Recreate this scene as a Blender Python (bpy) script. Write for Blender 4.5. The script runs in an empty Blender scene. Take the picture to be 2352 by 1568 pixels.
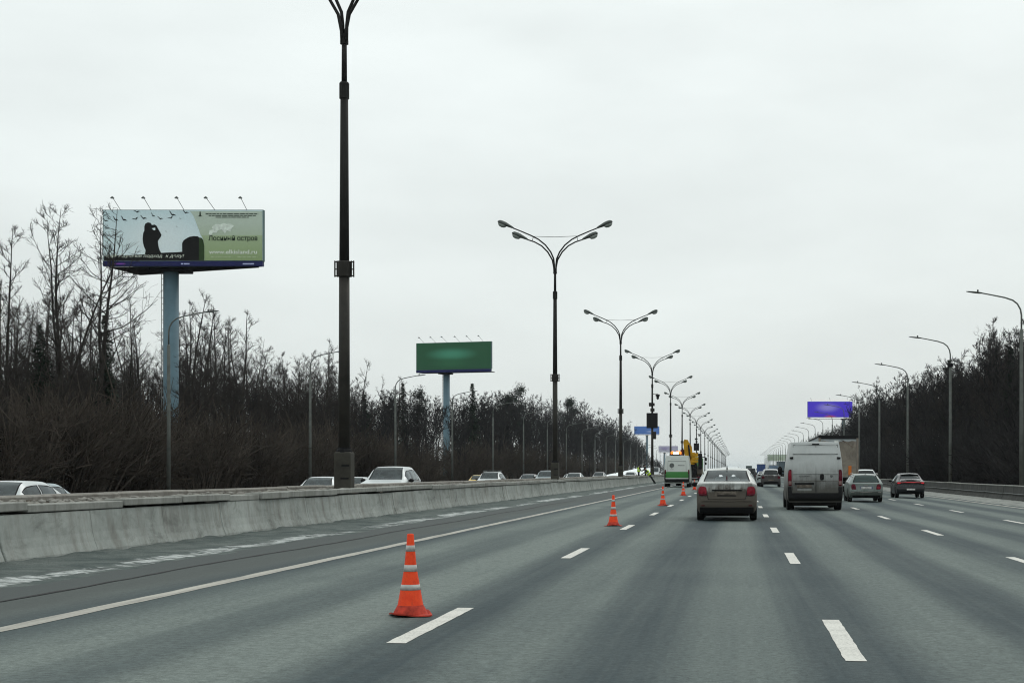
import bpy, bmesh, math, random
import numpy as np
from mathutils import Vector, Matrix

# ------------------------------------------------------------------ camera, sky, sun, exposure
scene = bpy.context.scene
COL = scene.collection
R = math.radians
FPX, VX, VY, EYE = 3530.0, 1696.0, 1083.0, 1.36      # focal length and vanishing point (2352 px wide picture), eye height
cam_data = bpy.data.cameras.new('camera')
cam = bpy.data.objects.new('camera', cam_data)
COL.objects.link(cam)
cam.location = (0, 0, EYE)
cam.rotation_euler = (R(90), 0, 0)
cam_data.sensor_width = 36
cam_data.lens = 36 * FPX / 2352
cam_data.shift_x = -(VX - 1176) / 2352
cam_data.shift_y = (VY - 784) / 2352
cam_data.clip_start = 0.1
cam_data.clip_end = 30000
scene.camera = cam

world = bpy.data.worlds.new('World')
scene.world = world
world.use_nodes = True
wn, wl = world.node_tree.nodes, world.node_tree.links
wn.clear()
w_out = wn.new('ShaderNodeOutputWorld')
w_bg = wn.new('ShaderNodeBackground')
w_sky = wn.new('ShaderNodeTexSky')
w_sky.sky_type = 'NISHITA'
w_sky.sun_disc = False
SUN_EL, SUN_AZ = 48, 25
w_sky.sun_elevation = R(SUN_EL)
w_sky.sun_rotation = R(SUN_AZ)
w_sky.dust_density = 3
w_tc = wn.new('ShaderNodeTexCoord')
w_sep = wn.new('ShaderNodeSeparateXYZ')
wl.new(w_tc.outputs['Generated'], w_sep.inputs[0])
w_el = wn.new('ShaderNodeClamp')
wl.new(w_sep.outputs['Z'], w_el.inputs['Value'])
# standard overcast luminance: brighter towards the zenith
w_lum = wn.new('ShaderNodeMath'); w_lum.operation = 'MULTIPLY_ADD'
wl.new(w_el.outputs[0], w_lum.inputs[0]); w_lum.inputs[1].default_value = 0.80; w_lum.inputs[2].default_value = 0.765
w_map = wn.new('ShaderNodeMapping'); w_map.inputs['Scale'].default_value = (2.2, 2.2, 7.0); w_map.inputs['Rotation'].default_value = (0.0, 0.10, 0)
wl.new(w_tc.outputs['Generated'], w_map.inputs[0])
w_ns = wn.new('ShaderNodeTexNoise'); w_ns.inputs['Scale'].default_value = 1.7; w_ns.inputs['Detail'].default_value = 5; w_ns.inputs['Roughness'].default_value = 0.5
wl.new(w_map.outputs[0], w_ns.inputs[0])
w_nr = wn.new('ShaderNodeMapRange'); w_nr.inputs[1].default_value = 0.3; w_nr.inputs[2].default_value = 0.7; w_nr.inputs[3].default_value = 0.915; w_nr.inputs[4].default_value = 1.085
wl.new(w_ns.outputs[0], w_nr.inputs[0])
w_mul = wn.new('ShaderNodeMath'); w_mul.operation = 'MULTIPLY'
wl.new(w_lum.outputs[0], w_mul.inputs[0]); wl.new(w_nr.outputs[0], w_mul.inputs[1])
w_col = wn.new('ShaderNodeVectorMath'); w_col.operation = 'SCALE'
w_col.inputs[0].default_value = (0.942, 1.010, 0.994)
wl.new(w_mul.outputs[0], w_col.inputs['Scale'])
w_thin = wn.new('ShaderNodeVectorMath'); w_thin.operation = 'SCALE'; w_thin.inputs['Scale'].default_value = 0.08
wl.new(w_sky.outputs[0], w_thin.inputs[0])
w_mix = wn.new('ShaderNodeMix'); w_mix.data_type = 'RGBA'; w_mix.inputs[0].default_value = 0.07
wl.new(w_col.outputs[0], w_mix.inputs[6]); wl.new(w_thin.outputs[0], w_mix.inputs[7])
wl.new(w_mix.outputs[2], w_bg.inputs['Color'])
w_bg.inputs['Strength'].default_value = 1.0
wl.new(w_bg.outputs[0], w_out.inputs['Surface'])

sun_data = bpy.data.lights.new('sun', 'SUN')
sun_data.energy = 0.7
sun_data.angle = R(25)
sun_data.color = (1.0, 0.97, 0.92)
sun = bpy.data.objects.new('sun', sun_data)
COL.objects.link(sun)
sun.rotation_euler = (R(90 - SUN_EL), 0, R(180 - SUN_AZ))
sun.location = (0, 0, 300)

scene.view_settings.view_transform = 'Standard'
scene.view_settings.look = 'None'
scene.view_settings.gamma = 1
scene.view_settings.use_curve_mapping = False
scene.view_settings.exposure = 0.0
scene.render.engine = 'CYCLES'
scene.cycles.max_bounces = 6
scene.cycles.transparent_max_bounces = 12
scene.cycles.volume_bounces = 0
scene.cycles.use_denoising = True
scene.cycles.filter_width = 1.1
scene.cycles.denoising_prefilter = 'ACCURATE'
scene.cycles.denoising_input_passes = 'RGB_ALBEDO_NORMAL'

# ------------------------------------------------------------------ helpers
rng = random.Random(7)
nrng = np.random.default_rng(11)

class NT:
    """small helper around a material's node tree"""
    def __init__(s, name):
        s.m = bpy.data.materials.new(name); s.m.use_nodes = True
        s.n, s.l = s.m.node_tree.nodes, s.m.node_tree.links
        s.b = s.n['Principled BSDF']; s.out = s.n['Material Output']
        s._tc = None; s.world = False
    def new(s, t, **kw):
        x = s.n.new(t)
        for k, v in kw.items(): setattr(x, k, v)
        return x
    def link(s, a, b): s.l.new(a, b)
    def coord(s, kind='Object', scale=(1, 1, 1), rot=(0, 0, 0)):
        if s.world:
            gm = s.new('ShaderNodeNewGeometry'); mp = s.new('ShaderNodeMapping'); mp.inputs['Scale'].default_value = scale
            s.link(gm.outputs['Position'], mp.inputs[0]); return mp.outputs[0]
        if s._tc is None: s._tc = s.new('ShaderNodeTexCoord')
        mp = s.new('ShaderNodeMapping'); mp.inputs['Scale'].default_value = scale; mp.inputs['Rotation'].default_value = rot
        s.link(s._tc.outputs[kind], mp.inputs[0]); return mp.outputs[0]
    def noise(s, scale, detail=4, rough=0.55, vec=None, dist=0.0):
        x = s.new('ShaderNodeTexNoise'); x.inputs['Scale'].default_value = scale; x.inputs['Detail'].default_value = detail
        x.inputs['Roughness'].default_value = rough; x.inputs['Distortion'].default_value = dist
        s.link(vec if vec is not None else s.coord(), x.inputs[0]); return x.outputs[0]
    def ramp(s, val, a, b, c=0.0, d=1.0, smooth=False):
        x = s.new('ShaderNodeMapRange'); x.clamp = True
        if smooth: x.interpolation_type = 'SMOOTHSTEP'
        for i, v in enumerate((a, b, c, d)): x.inputs[i + 1].default_value = v
        s.link(val, x.inputs[0]); return x.outputs[0]
    def math(s, op, a, b=None, c=None):
        x = s.new('ShaderNodeMath', operation=op)
        for i, v in enumerate((a, b, c)):
            if v is None: continue
            if isinstance(v, (int, float)): x.inputs[i].default_value = v
            else: s.link(v, x.inputs[i])
        return x.outputs[0]
    def mix(s, fac, a, b):
        x = s.new('ShaderNodeMix', data_type='RGBA')
        for i, v in ((0, fac), (6, a), (7, b)):
            if isinstance(v, (int, float)): x.inputs[i].default_value = v
            elif isinstance(v, tuple): x.inputs[i].default_value = (*v, 1) if len(v) == 3 else v
            else: s.link(v, x.inputs[i])
        return x.outputs[2]
    def bump(s, h, strength=0.3, dist=0.02):
        x = s.new('ShaderNodeBump'); x.inputs['Strength'].default_value = strength; x.inputs['Distance'].default_value = dist
        s.link(h, x.inputs['Height']); s.link(x.outputs[0], s.b.inputs['Normal'])
    def base(s, v):
        if isinstance(v, tuple): s.b.inputs['Base Color'].default_value = (*v, 1)
        else: s.link(v, s.b.inputs['Base Color'])
    def rough(s, v):
        if isinstance(v, (int, float)): s.b.inputs['Roughness'].default_value = v
        else: s.link(v, s.b.inputs['Roughness'])
    def set(s, k, v): s.b.inputs[k].default_value = v

MATS = {}
def plain(name, col, rough=0.6, metal=0.0, spec=0.15, var=0.25, scale=3.0, emit=None, estr=0.0):
    """procedural material: base colour with soft uneven wear"""
    if name in MATS: return MATS[name]
    t = NT(name)
    n = t.noise(scale, 5, 0.6)
    f = t.ramp(n, 0.3, 0.7, 1 - var, 1 + var * 0.5)
    v = t.new('ShaderNodeVectorMath', operation='SCALE'); v.inputs[0].default_value = col
    t.link(f, v.inputs['Scale']); t.base(v.outputs[0])
    t.rough(t.ramp(n, 0.3, 0.7, max(0.03, rough - 0.08), min(1, rough + 0.1)))
    t.set('Metallic', metal); t.set('Specular IOR Level', spec)
    if emit: t.set('Emission Color', (*emit, 1)); t.set('Emission Strength', estr)
    MATS[name] = t.m
    return t.m

def car_paint(name, col, dirt=(0.16, 0.13, 0.10), z0=0.35, z1=1.15, amount=0.8, metal=0.0, rough=0.3, rear=0.0):
    """car paint with road grime thrown up from below"""
    if name in MATS: return MATS[name]
    t = NT(name)
    sep = t.new('ShaderNodeSeparateXYZ'); t.link(t.coord(), sep.inputs[0])
    n = t.noise(2.3, 6, 0.65, dist=0.4)
    ns = t.noise(1.0, 5, 0.7, vec=t.coord(scale=(14, 5, 1.6)))
    zz = t.math('ADD', sep.outputs['Z'], t.math('MULTIPLY_ADD', n, 0.7, -0.35))
    zz = t.math('ADD', zz, t.math('MULTIPLY_ADD', ns, 0.5, -0.25))
    f = t.math('MULTIPLY', t.ramp(zz, z1, z0, 0, 1, True), amount)
    f = t.math('MAXIMUM', f, t.math('MULTIPLY', t.ramp(n, 0.45, 0.8), 0.22 * amount))
    t.base(t.mix(f, col, dirt))
    t.rough(t.math('MULTIPLY_ADD', f, 0.5, rough))
    t.set('Metallic', metal); t.set('Specular IOR Level', 0.35)
    t.link(t.ramp(f, 0, 0.6, 0.25, 0.0), t.b.inputs['Coat Weight']); t.set('Coat Roughness', 0.12)
    MATS[name] = t.m
    return t.m

def glass_mat(name, tint=(0.25, 0.32, 0.33)):
    if name in MATS: return MATS[name]
    t = NT(name)
    n = t.noise(5, 4)
    gl = t.new('ShaderNodeBsdfGlossy'); gl.inputs['Roughness'].default_value = 0.06; gl.inputs['Color'].default_value = (0.9, 0.95, 0.97, 1)
    tr = t.new('ShaderNodeBsdfTransparent'); tr.inputs['Color'].default_value = (*tint, 1)
    df = t.new('ShaderNodeBsdfDiffuse'); df.inputs['Color'].default_value = (*(c * .5 for c in tint), 1)
    fr = t.new('ShaderNodeFresnel'); fr.inputs['IOR'].default_value = 1.36
    m1 = t.new('ShaderNodeMixShader'); m2 = t.new('ShaderNodeMixShader')
    t.link(t.ramp(n, 0.35, 0.75, 0.06, 0.3), m1.inputs[0]); t.link(tr.outputs[0], m1.inputs[1]); t.link(df.outputs[0], m1.inputs[2])
    t.link(fr.outputs[0], m2.inputs[0]); t.link(m1.outputs[0], m2.inputs[1]); t.link(gl.outputs[0], m2.inputs[2])
    t.link(m2.outputs[0], t.out.inputs['Surface'])
    MATS[name] = t.m
    return t.m

class MB:
    """collects boxes, tubes, prisms; build() links them as ONE mesh object"""
    def __init__(s): s.v, s.f = [], []
    def add(s, vs, fs):
        o = len(s.v); s.v += [tuple(map(float, p)) for p in vs]; s.f += [tuple(i + o for i in f) for f in fs]; return s
    def box(s, x0, x1, y0, y1, z0, z1, bev=0.0):
        if bev <= 0:
            vs = [(x, y, z) for z in (z0, z1) for y in (y0, y1) for x in (x0, x1)]
            return s.add(vs, [(0, 2, 3, 1), (4, 5, 7, 6), (0, 1, 5, 4), (2, 6, 7, 3), (0, 4, 6, 2), (1, 3, 7, 5)])
        b = bev
        oct_ = lambda z, k: [(x0 + b * k, y0 + k * 0, z) for k in ()]
        rings = []
        for z, ins in ((z0, b), (z0 + b, 0), (z1 - b, 0), (z1, b)):
            X0, X1, Y0, Y1 = x0 + ins, x1 - ins, y0 + ins, y1 - ins
            c = b * 0.6
            rings.append([(X0 + c, Y0, z), (X1 - c, Y0, z), (X1, Y0 + c, z), (X1, Y1 - c, z), (X1 - c, Y1, z), (X0 + c, Y1, z), (X0, Y1 - c, z), (X0, Y0 + c, z)])
        return s.rings(rings, True)
    def rings(s, rings, caps=True):
        n = len(rings[0]); vs = [p for r in rings for p in r]; fs = []
        for i in range(len(rings) - 1):
            for j in range(n):
                k = (j + 1) % n
                fs.append((i * n + j, i * n + k, (i + 1) * n + k, (i + 1) * n + j))
        if caps:
            fs.append(tuple(reversed(range(n)))); fs.append(tuple((len(rings) - 1) * n + j for j in range(n)))
        return s.add(vs, fs)
    def tube(s, pts, rad, n=8, caps=True):
        pts = [Vector(p) for p in pts]
        if not isinstance(rad, (list, tuple)): rad = [rad] * len(pts)
        rings = []; up = None
        for i, p in enumerate(pts):
            d = (pts[min(i + 1, len(pts) - 1)] - pts[max(i - 1, 0)]).normalized()
            if up is None:
                up = Vector((0, 1, 0)) if abs(d.y) < 0.9 else Vector((1, 0, 0))
            a = d.cross(up).normalized(); b = d.cross(a).normalized()
            up = -b if False else up
            rings.append([tuple(p + (a * math.cos(t) + b * math.sin(t)) * rad[i]) for t in (2 * math.pi * k / n for k in range(n))])
        return s.rings(rings, caps)
    def lathe(s, prof, n=16, axis='z', c=(0, 0, 0), a0=0.0):
        rings = []
        for r, h in prof:
            ring = []
            for k in range(n):
                t = a0 + 2 * math.pi * k / n
                x, y = r * math.cos(t), r * math.sin(t)
                p = {'z': (x, y, h), 'x': (h, x, y), 'y': (y, h, x)}[axis]
                ring.append((p[0] + c[0], p[1] + c[1], p[2] + c[2]))
            rings.append(ring)
        return s.rings(rings, True)
    def prism(s, poly, y0, y1, plane='xz'):
        n = len(poly)
        if plane == 'xz': a = [(x, y0, z) for x, z in poly]; b = [(x, y1, z) for x, z in poly]
        elif plane == 'yz': a = [(y0, x, z) for x, z in poly]; b = [(y1, x, z) for x, z in poly]
        else: a = [(x, z, y0) for x, z in poly]; b = [(x, z, y1) for x, z in poly]
        return s.add(a + b, [tuple(range(n)), tuple(reversed(range(n, 2 * n)))] + [(i, i + n, (i + 1) % n + n, (i + 1) % n) for i in range(n)])
    def mesh(s, name):
        me = bpy.data.meshes.new(name); me.from_pydata(s.v, [], s.f); me.update()
        bm = bmesh.new(); bm.from_mesh(me); bmesh.ops.recalc_face_normals(bm, faces=bm.faces); bm.to_mesh(me); bm.free()
        return me
    def build(s, name, mat, parent=None, smooth=False, angle=None):
        me = s.mesh(name)
        return link_mesh(name, me, mat, parent, smooth)

def link_mesh(name, me, mat, parent=None, smooth=False):
    if mat is not None and not me.materials: me.materials.append(mat)
    if smooth:
        for p in me.polygons: p.use_smooth = True
        if smooth == 'auto':
            try: me.set_sharp_from_angle(angle=R(38))
            except Exception: pass
    o = bpy.data.objects.new(name, me); COL.objects.link(o)
    if parent is not None: o.parent = parent
    return o

def np_mesh(name, verts, faces, mat):
    """big mesh from arrays; faces (n, k)"""
    me = bpy.data.meshes.new(name)
    faces = np.asarray(faces, dtype=np.int32); k = faces.shape[1]
    me.vertices.add(len(verts)); me.vertices.foreach_set('co', np.asarray(verts, dtype=np.float32).ravel())
    me.loops.add(faces.size); me.loops.foreach_set('vertex_index', faces.ravel())
    me.polygons.add(len(faces)); me.polygons.foreach_set('loop_start', np.arange(0, faces.size, k, dtype=np.int32))
    me.update(calc_edges=True); me.materials.append(mat)
    return me

def tag(o, label=None, cat=None, group=None, kind=None):
    if label: o['label'] = label
    if cat: o['category'] = cat
    if group: o['group'] = group
    if kind: o['kind'] = kind
    return o
def thing(name, label, cat, loc=(0, 0, 0), rz=0.0, group=None, scale=1.0):
    o = bpy.data.objects.new(name, None); COL.objects.link(o)
    o.empty_display_size = 0.3
    o.location = loc; o.rotation_euler = (0, 0, rz); o.scale = (scale,) * 3
    return tag(o, label, cat, group)
def children(o): return [c for c in bpy.data.objects if c.parent == o]
CH = {}
def copy_tree(o, loc=None, rz=None, scale=None, label=None, group=None, parent=None):
    c = o.copy(); COL.objects.link(c); c.parent = parent
    if loc is not None: c.location = loc
    if rz is not None: c.rotation_euler = (0, 0, rz)
    if scale is not None: c.scale = (scale,) * 3 if isinstance(scale, (int, float)) else scale
    if label: c['label'] = label
    if group: c['group'] = group
    if o.name not in CH: CH[o.name] = children(o)
    for ch in CH[o.name]: copy_tree(ch, parent=c)
    return c

def gz(x):
    """height of the paved ground at lateral position x: one per cent crossfall"""
    return -0.01 * x if x > -11 else max(-0.10 - 0.04 * (-14 - x), -0.40)
def terr(x, y):
    """natural ground left and right of the motorway"""
    f = 1.0 - min(max((y - 900) / 700, 0), 1)
    if x < -34:
        t = min(max((-x - 40) / 60, 0), 1); return -0.40 + f * 5.5 * t * t * (3 - 2 * t)
    if x > 15:
        t = min(max((x - 18) / 34, 0), 1); return -0.22 + f * 6.0 * t * t * (3 - 2 * t)
    return -0.45
ORD = ['first', 'second', 'third', 'fourth', 'fifth', 'sixth', 'seventh', 'eighth', 'ninth', 'tenth', 'eleventh', 'twelfth', 'thirteenth', 'fourteenth', 'fifteenth', 'sixteenth']

# ------------------------------------------------------------------ materials of the setting
def asphalt(name, base, streak, worn):
    t = NT(name)
    sep = t.new('ShaderNodeSeparateXYZ'); t.link(t.coord(), sep.inputs[0])
    wob = t.noise(0.03, 2)
    x = t.math('ADD', sep.outputs['X'], t.math('MULTIPLY_ADD', wob, 0.8, -0.4))
    # polished wheel tracks, two to a lane of 3.5 m
    trk = t.math('COSINE', t.math('MULTIPLY_ADD', x, 2 * math.pi / 1.755, 0.15))
    trk = t.ramp(trk, -0.8, 0.95, 0, 1, True)
    lng = t.noise(1.0, 6, 0.62, vec=t.coord(scale=(1.6, 0.035, 1)))
    lng2 = t.noise(1.0, 5, 0.65, vec=t.coord(scale=(7.0, 0.09, 1)))
    blot = t.noise(0.22, 5, 0.6)
    fine = t.noise(17, 4, 0.8)
    grain = t.noise(85, 3, 0.85)
    sw = t.math('ADD', sep.outputs['X'], t.math('MULTIPLY_ADD', blot, 1.2, -0.6))
    salt = t.math('MULTIPLY', t.ramp(sw, -2.5, -3.3, 0, 1, True), t.ramp(sw, -5.3, -4.7, 0, 1, True))      # salted, unused left lane
    f = t.math('MULTIPLY', trk, 0.76)
    f = t.math('ADD', f, t.math('MULTIPLY_ADD', lng, 1.1, -0.60))
    f = t.math('ADD', f, t.math('MULTIPLY_ADD', lng2, 0.6, -0.30))
    f = t.math('ADD', f, t.math('MULTIPLY_ADD', blot, 0.7, -0.35))
    f = t.math('ADD', f, t.math('MULTIPLY', salt, 0.42))
    c = t.mix(t.ramp(f, -0.15, 1.05), base, streak)
    g = t.ramp(t.math('ADD', t.math('MULTIPLY', fine, 0.5), t.math('MULTIPLY', grain, 0.5)), 0.36, 0.64, 0.50, 1.55)
    v = t.new('ShaderNodeVectorMath', operation='SCALE'); t.link(c, v.inputs[0]); t.link(g, v.inputs['Scale'])
    shl = t.ramp(t.math('ADD', sep.outputs['X'], t.math('MULTIPLY_ADD', blot, 0.9, -0.45)), -6.0, -6.9, 0, 0.8, True)
    t.base(t.mix(shl, v.outputs[0], worn))
    t.rough(t.ramp(f, 0, 1, 0.72, 0.85))
    t.set('Specular IOR Level', 0.10)
    t.bump(t.math('ADD', grain, fine), 0.35, 0.006)
    return t.m
M_ROAD = asphalt('asphalt', (0.027, 0.040, 0.044), (0.118, 0.138, 0.129), (0.050, 0.056, 0.054))

def paint_white(name):
    t = NT(name)
    n = t.noise(38, 5, 0.75); n2 = t.noise(2.2, 4, 0.6)
    f = t.ramp(t.math('ADD', t.math('MULTIPLY', n, 0.7), t.math('MULTIPLY', n2, 0.3)), 0.47, 0.66)
    t.base(t.mix(f, (0.50, 0.49, 0.45), (0.17, 0.17, 0.155)))
    t.rough(0.7)
    return t.m
M_LINE = paint_white('road_paint')
def dusty_line(name):
    t = NT(name)
    n = t.noise(1.0, 6, 0.7, vec=t.coord(scale=(9, 0.5, 1))); n2 = t.noise(20, 4, 0.7)
    f = t.ramp(t.math('ADD', t.math('MULTIPLY', n, 0.65), t.math('MULTIPLY', n2, 0.35)), 0.36, 0.66)
    t.base(t.mix(f, (0.36, 0.345, 0.30), (0.15, 0.145, 0.13))); t.rough(0.8)
    return t.m
M_EDGE = dusty_line('worn_line_paint')

def concrete(name, a, b, stain, streaks=True):
    t = NT(name); t.world = True
    n1 = t.noise(0.5, 5, 0.6, vec=t.coord('Object')); n2 = t.noise(7, 6, 0.7)
    v = t.noise(1.0, 5, 0.65, vec=t.coord(scale=(3.0, 3.0, 0.35)))
    hol = t.new('ShaderNodeTexVoronoi', feature='F1'); hol.inputs['Scale'].default_value = 1.1
    t.link(t.coord(scale=(0.001, 1, 1)), hol.inputs['Vector'])
    spots = t.ramp(hol.outputs['Distance'], 0.035, 0.06, 1, 0)
    c = t.mix(t.ramp(t.math('ADD', t.math('MULTIPLY', n1, 0.6), t.math('MULTIPLY', n2, 0.4)), 0.35, 0.65), a, b)
    c = t.mix(t.ramp(v, 0.48, 0.75, 0, 0.75), c, stain)
    if streaks:
        c = t.mix(t.math('MULTIPLY', spots, 0.8), c, (0.05, 0.035, 0.03))
        spl = t.noise(1.0, 6, 0.7, vec=t.coord(scale=(1, 0.9, 2.2)), dist=0.6)          # splashed road dirt, scuffs
        c = t.mix(t.ramp(spl, 0.52, 0.68, 0, 0.55), c, (0.075, 0.078, 0.072))
        rst = t.noise(1.0, 4, 0.6, vec=t.coord(scale=(1, 6.0, 0.25)))
        c = t.mix(t.ramp(rst, 0.60, 0.74, 0, 0.5), c, (0.15, 0.10, 0.075))
    t.base(c); t.rough(0.95); t.set('Specular IOR Level', 0.08)
    t.bump(n2, 0.4, 0.01)
    return t.m
M_CONC = concrete('weathered_concrete', (0.205, 0.222, 0.208), (0.325, 0.345, 0.325), (0.130, 0.120, 0.106))
M_COPE = concrete('coping_concrete', (0.175, 0.18, 0.165), (0.285, 0.29, 0.27), (0.10, 0.095, 0.085), False)
M_DARKCONC = concrete('sooty_concrete', (0.050, 0.052, 0.050), (0.085, 0.085, 0.080), (0.030, 0.030, 0.030), False)
M_PALECONC = concrete('pale_concrete', (0.165, 0.158, 0.142), (0.25, 0.24, 0.22), (0.10, 0.085, 0.072), False)

def soil(name, a, b, scale=2.0, bump=0.6):
    t = NT(name)
    n1 = t.noise(scale, 7, 0.7, dist=0.3); n2 = t.noise(scale * 12, 5, 0.7)
    c = t.mix(t.ramp(n1, 0.36, 0.64), a, b)
    g = t.ramp(n2, 0.3, 0.7, 0.65, 1.35)
    v = t.new('ShaderNodeVectorMath', operation='SCALE'); t.link(c, v.inputs[0]); t.link(g, v.inputs['Scale'])
    t.base(v.outputs[0]); t.rough(1.0); t.set('Specular IOR Level', 0.03); t.bump(t.math('ADD', n1, n2), bump, 0.04)
    return t.m
def slush_mat(name):
    t = NT(name); t.world = True
    n1 = t.noise(1.3, 6, 0.65, dist=0.4); n2 = t.noise(9, 6, 0.75); n3 = t.noise(38, 3, 0.8)
    c = t.mix(t.ramp(n1, 0.34, 0.66), (0.062, 0.078, 0.076), (0.135, 0.150, 0.142))
    c = t.mix(t.ramp(n2, 0.55, 0.72, 0, 0.6), c, (0.045, 0.050, 0.048))
    sep = t.new('ShaderNodeSeparateXYZ'); t.link(t.coord(), sep.inputs[0])
    # wind-blown snow lying in short oblique streaks along the foot of the bank
    gm = t.new('ShaderNodeNewGeometry'); mr = t.new('ShaderNodeMapping'); mr.inputs['Rotation'].default_value = (0, 0, 0.62); t.link(gm.outputs['Position'], mr.inputs[0])
    ms = t.new('ShaderNodeMapping'); ms.inputs['Scale'].default_value = (1.3, 8.5, 1); t.link(mr.outputs[0], ms.inputs[0])
    st = t.noise(1.0, 5, 0.68, vec=ms.outputs[0], dist=0.35)
    lo = t.noise(1.0, 3, 0.5, vec=t.coord(scale=(0.4, 0.28, 1)))
    x = t.math('ADD', sep.outputs['X'], t.math('MULTIPLY_ADD', lo, 0.9, -0.45))
    band = t.math('MULTIPLY', t.ramp(x, -8.95, -8.50, 0, 1, True), t.ramp(x, -8.02, -8.25, 0, 1, True))
    band = t.math('MULTIPLY', band, t.ramp(lo, 0.33, 0.52, 0.35, 1.0))
    sn = t.ramp(t.math('ADD', t.math('MULTIPLY', band, 0.27), t.math('MULTIPLY', st, 0.73)), 0.545, 0.70, 0, 0.92)
    c = t.mix(sn, c, (0.50, 0.52, 0.51))
    g = t.ramp(n3, 0.3, 0.7, 0.72, 1.28); v = t.new('ShaderNodeVectorMath', operation='SCALE'); t.link(c, v.inputs[0]); t.link(g, v.inputs['Scale'])
    t.base(v.outputs[0]); t.rough(1.0); t.set('Specular IOR Level', 0.05); t.bump(t.math('ADD', n2, n3), 0.8, 0.03)
    return t.m
M_SLUSH = slush_mat('grey_slush')
M_RUBBLE = soil('median_soil', (0.055, 0.046, 0.036), (0.13, 0.115, 0.095), 3.0, 1.0)
M_LITTER = soil('forest_floor', (0.028, 0.023, 0.018), (0.055, 0.046, 0.036), 0.8)
M_BARE = soil('roadside_earth', (0.07, 0.06, 0.05), (0.14, 0.125, 0.105), 1.5)
M_SNOW = soil('dirty_snow', (0.30, 0.315, 0.31), (0.56, 0.58, 0.57), 3.0)
M_SNOWGREY = soil('snow_dust', (0.13, 0.14, 0.13), (0.27, 0.275, 0.26), 1.6)
M_SNOWWHITE = soil('white_snow', (0.62, 0.65, 0.66), (0.80, 0.83, 0.84), 1.0)
M_BARK = soil('bark', (0.022, 0.020, 0.018), (0.046, 0.042, 0.038), 2.5)
M_TWIG = soil('twig', (0.026, 0.023, 0.022), (0.050, 0.044, 0.040), 1.5)
M_WOOD = soil('wood_mass', (0.017, 0.017, 0.018), (0.036, 0.034, 0.034), 0.2)
M_BRUSH = soil('brushwood', (0.034, 0.029, 0.025), (0.068, 0.057, 0.048), 0.25)
M_NEEDLE = soil('needles', (0.010, 0.016, 0.012), (0.028, 0.040, 0.028), 2.0)
M_STEEL = plain('galvanised_steel', (0.16, 0.17, 0.165), 0.55, 0.6, var=0.4)
M_POLEDARK = plain('lamp_post_dark_paint', (0.016, 0.016, 0.015), 0.7, 0.0, var=0.45, scale=2)
M_POLE = plain('lamp_post_paint', (0.036, 0.034, 0.030), 0.6, 0.3, var=0.45, scale=2)
M_POLEGREY = plain('weathered_post', (0.125, 0.135, 0.125), 0.65, 0.3, var=0.35, scale=2)
M_BOXGREY = plain('base_casing', (0.050, 0.048, 0.040), 0.7, 0.1, var=0.45, scale=2)
M_HEAD = plain('lamp_housing', (0.075, 0.085, 0.08), 0.5, 0.4)
M_BOWL = plain('lamp_bowl', (0.26, 0.29, 0.27), 0.2, 0.0, var=0.3)
M_BLACK = plain('black_plastic', (0.008, 0.008, 0.009), 0.75, 0.0, spec=0.2, var=0.4)
M_RUBBER = plain('tyre_rubber', (0.010, 0.010, 0.010), 0.9, spec=0.2, var=0.4, scale=6)
M_RIM = plain('wheel_rim', (0.16, 0.155, 0.145), 0.45, 0.6, var=0.4, scale=6)
M_UNDER = plain('underbody', (0.015, 0.014, 0.013), 0.9)
M_SEAT = plain('seat_cloth', (0.035, 0.036, 0.038), 0.9)
M_GLASS = glass_mat('car_glass')
M_GLASSCLEAR = glass_mat('clear_glass', (0.27, 0.33, 0.34))
M_GLASSDARK = glass_mat('tinted_glass', (0.06, 0.08, 0.085))
M_GLASSGREEN = glass_mat('green_glass', (0.05, 0.20, 0.17))
M_LAMPRED = plain('tail_lamp_red', (0.20, 0.012, 0.024), 0.2, var=0.5, scale=9)
M_LAMPDARK = plain('tail_lamp_dark_red', (0.085, 0.007, 0.016), 0.25, var=0.5, scale=9)
M_LAMPLIT = plain('lit_tail_lamp', (0.5, 0.02, 0.03), 0.25, emit=(1.0, 0.05, 0.06), estr=0.3)
M_PLATE = plain('number_plate', (0.50, 0.50, 0.48), 0.5, var=0.5, scale=7)
M_PLATEDIRTY = plain('muddy_plate', (0.14, 0.12, 0.10), 0.8, var=0.6, scale=7)
M_CHROME = plain('dull_chrome', (0.30, 0.29, 0.27), 0.35, 0.8)
M_MUD = plain('road_mud', (0.11, 0.095, 0.08), 0.9, var=0.5, scale=5)
M_WHITE = plain('white_plastic', (0.75, 0.77, 0.78), 0.6)

# ------------------------------------------------------------------ ground and roads
def grid_sheet(name, xs, ys, zf, mat):
    xs, ys = list(xs), list(ys)
    v = [(x, y, zf(x, y)) for y in ys for x in xs]; n = len(xs)
    f = [(j * n + i, j * n + i + 1, (j + 1) * n + i + 1, (j + 1) * n + i) for j in range(len(ys) - 1) for i in range(n - 1)]
    me = bpy.data.meshes.new(name); me.from_pydata(v, [], f); me.update()
    return link_mesh(name, me, mat, None, True)
xs = [-6000, -3000, -1200, -500, -250, -160] + list(range(-120, -33, 6)) + [-34.1, -33.9, 0, 14.9, 15.1] + list(range(18, 70, 4)) + [100, 160, 250, 500, 1200, 3000, 6000]
ys = [-60, -20, 20, 60, 100, 150, 200, 300, 400, 600, 800, 1000, 1200, 1400, 1600, 2500, 5000, 9000, 14000]
tag(grid_sheet('ground', xs, ys, terr, M_LITTER), kind='structure')
RY = [-30, 0, 50, 100, 200, 300, 500, 800, 1200, 2000, 4000, 9000]
road = tag(grid_sheet('road', [-10.6, -6.5, -2, 2, 6, 10, 15.2], RY, lambda x, y: -0.01 * x, M_ROAD), kind='structure')
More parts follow.
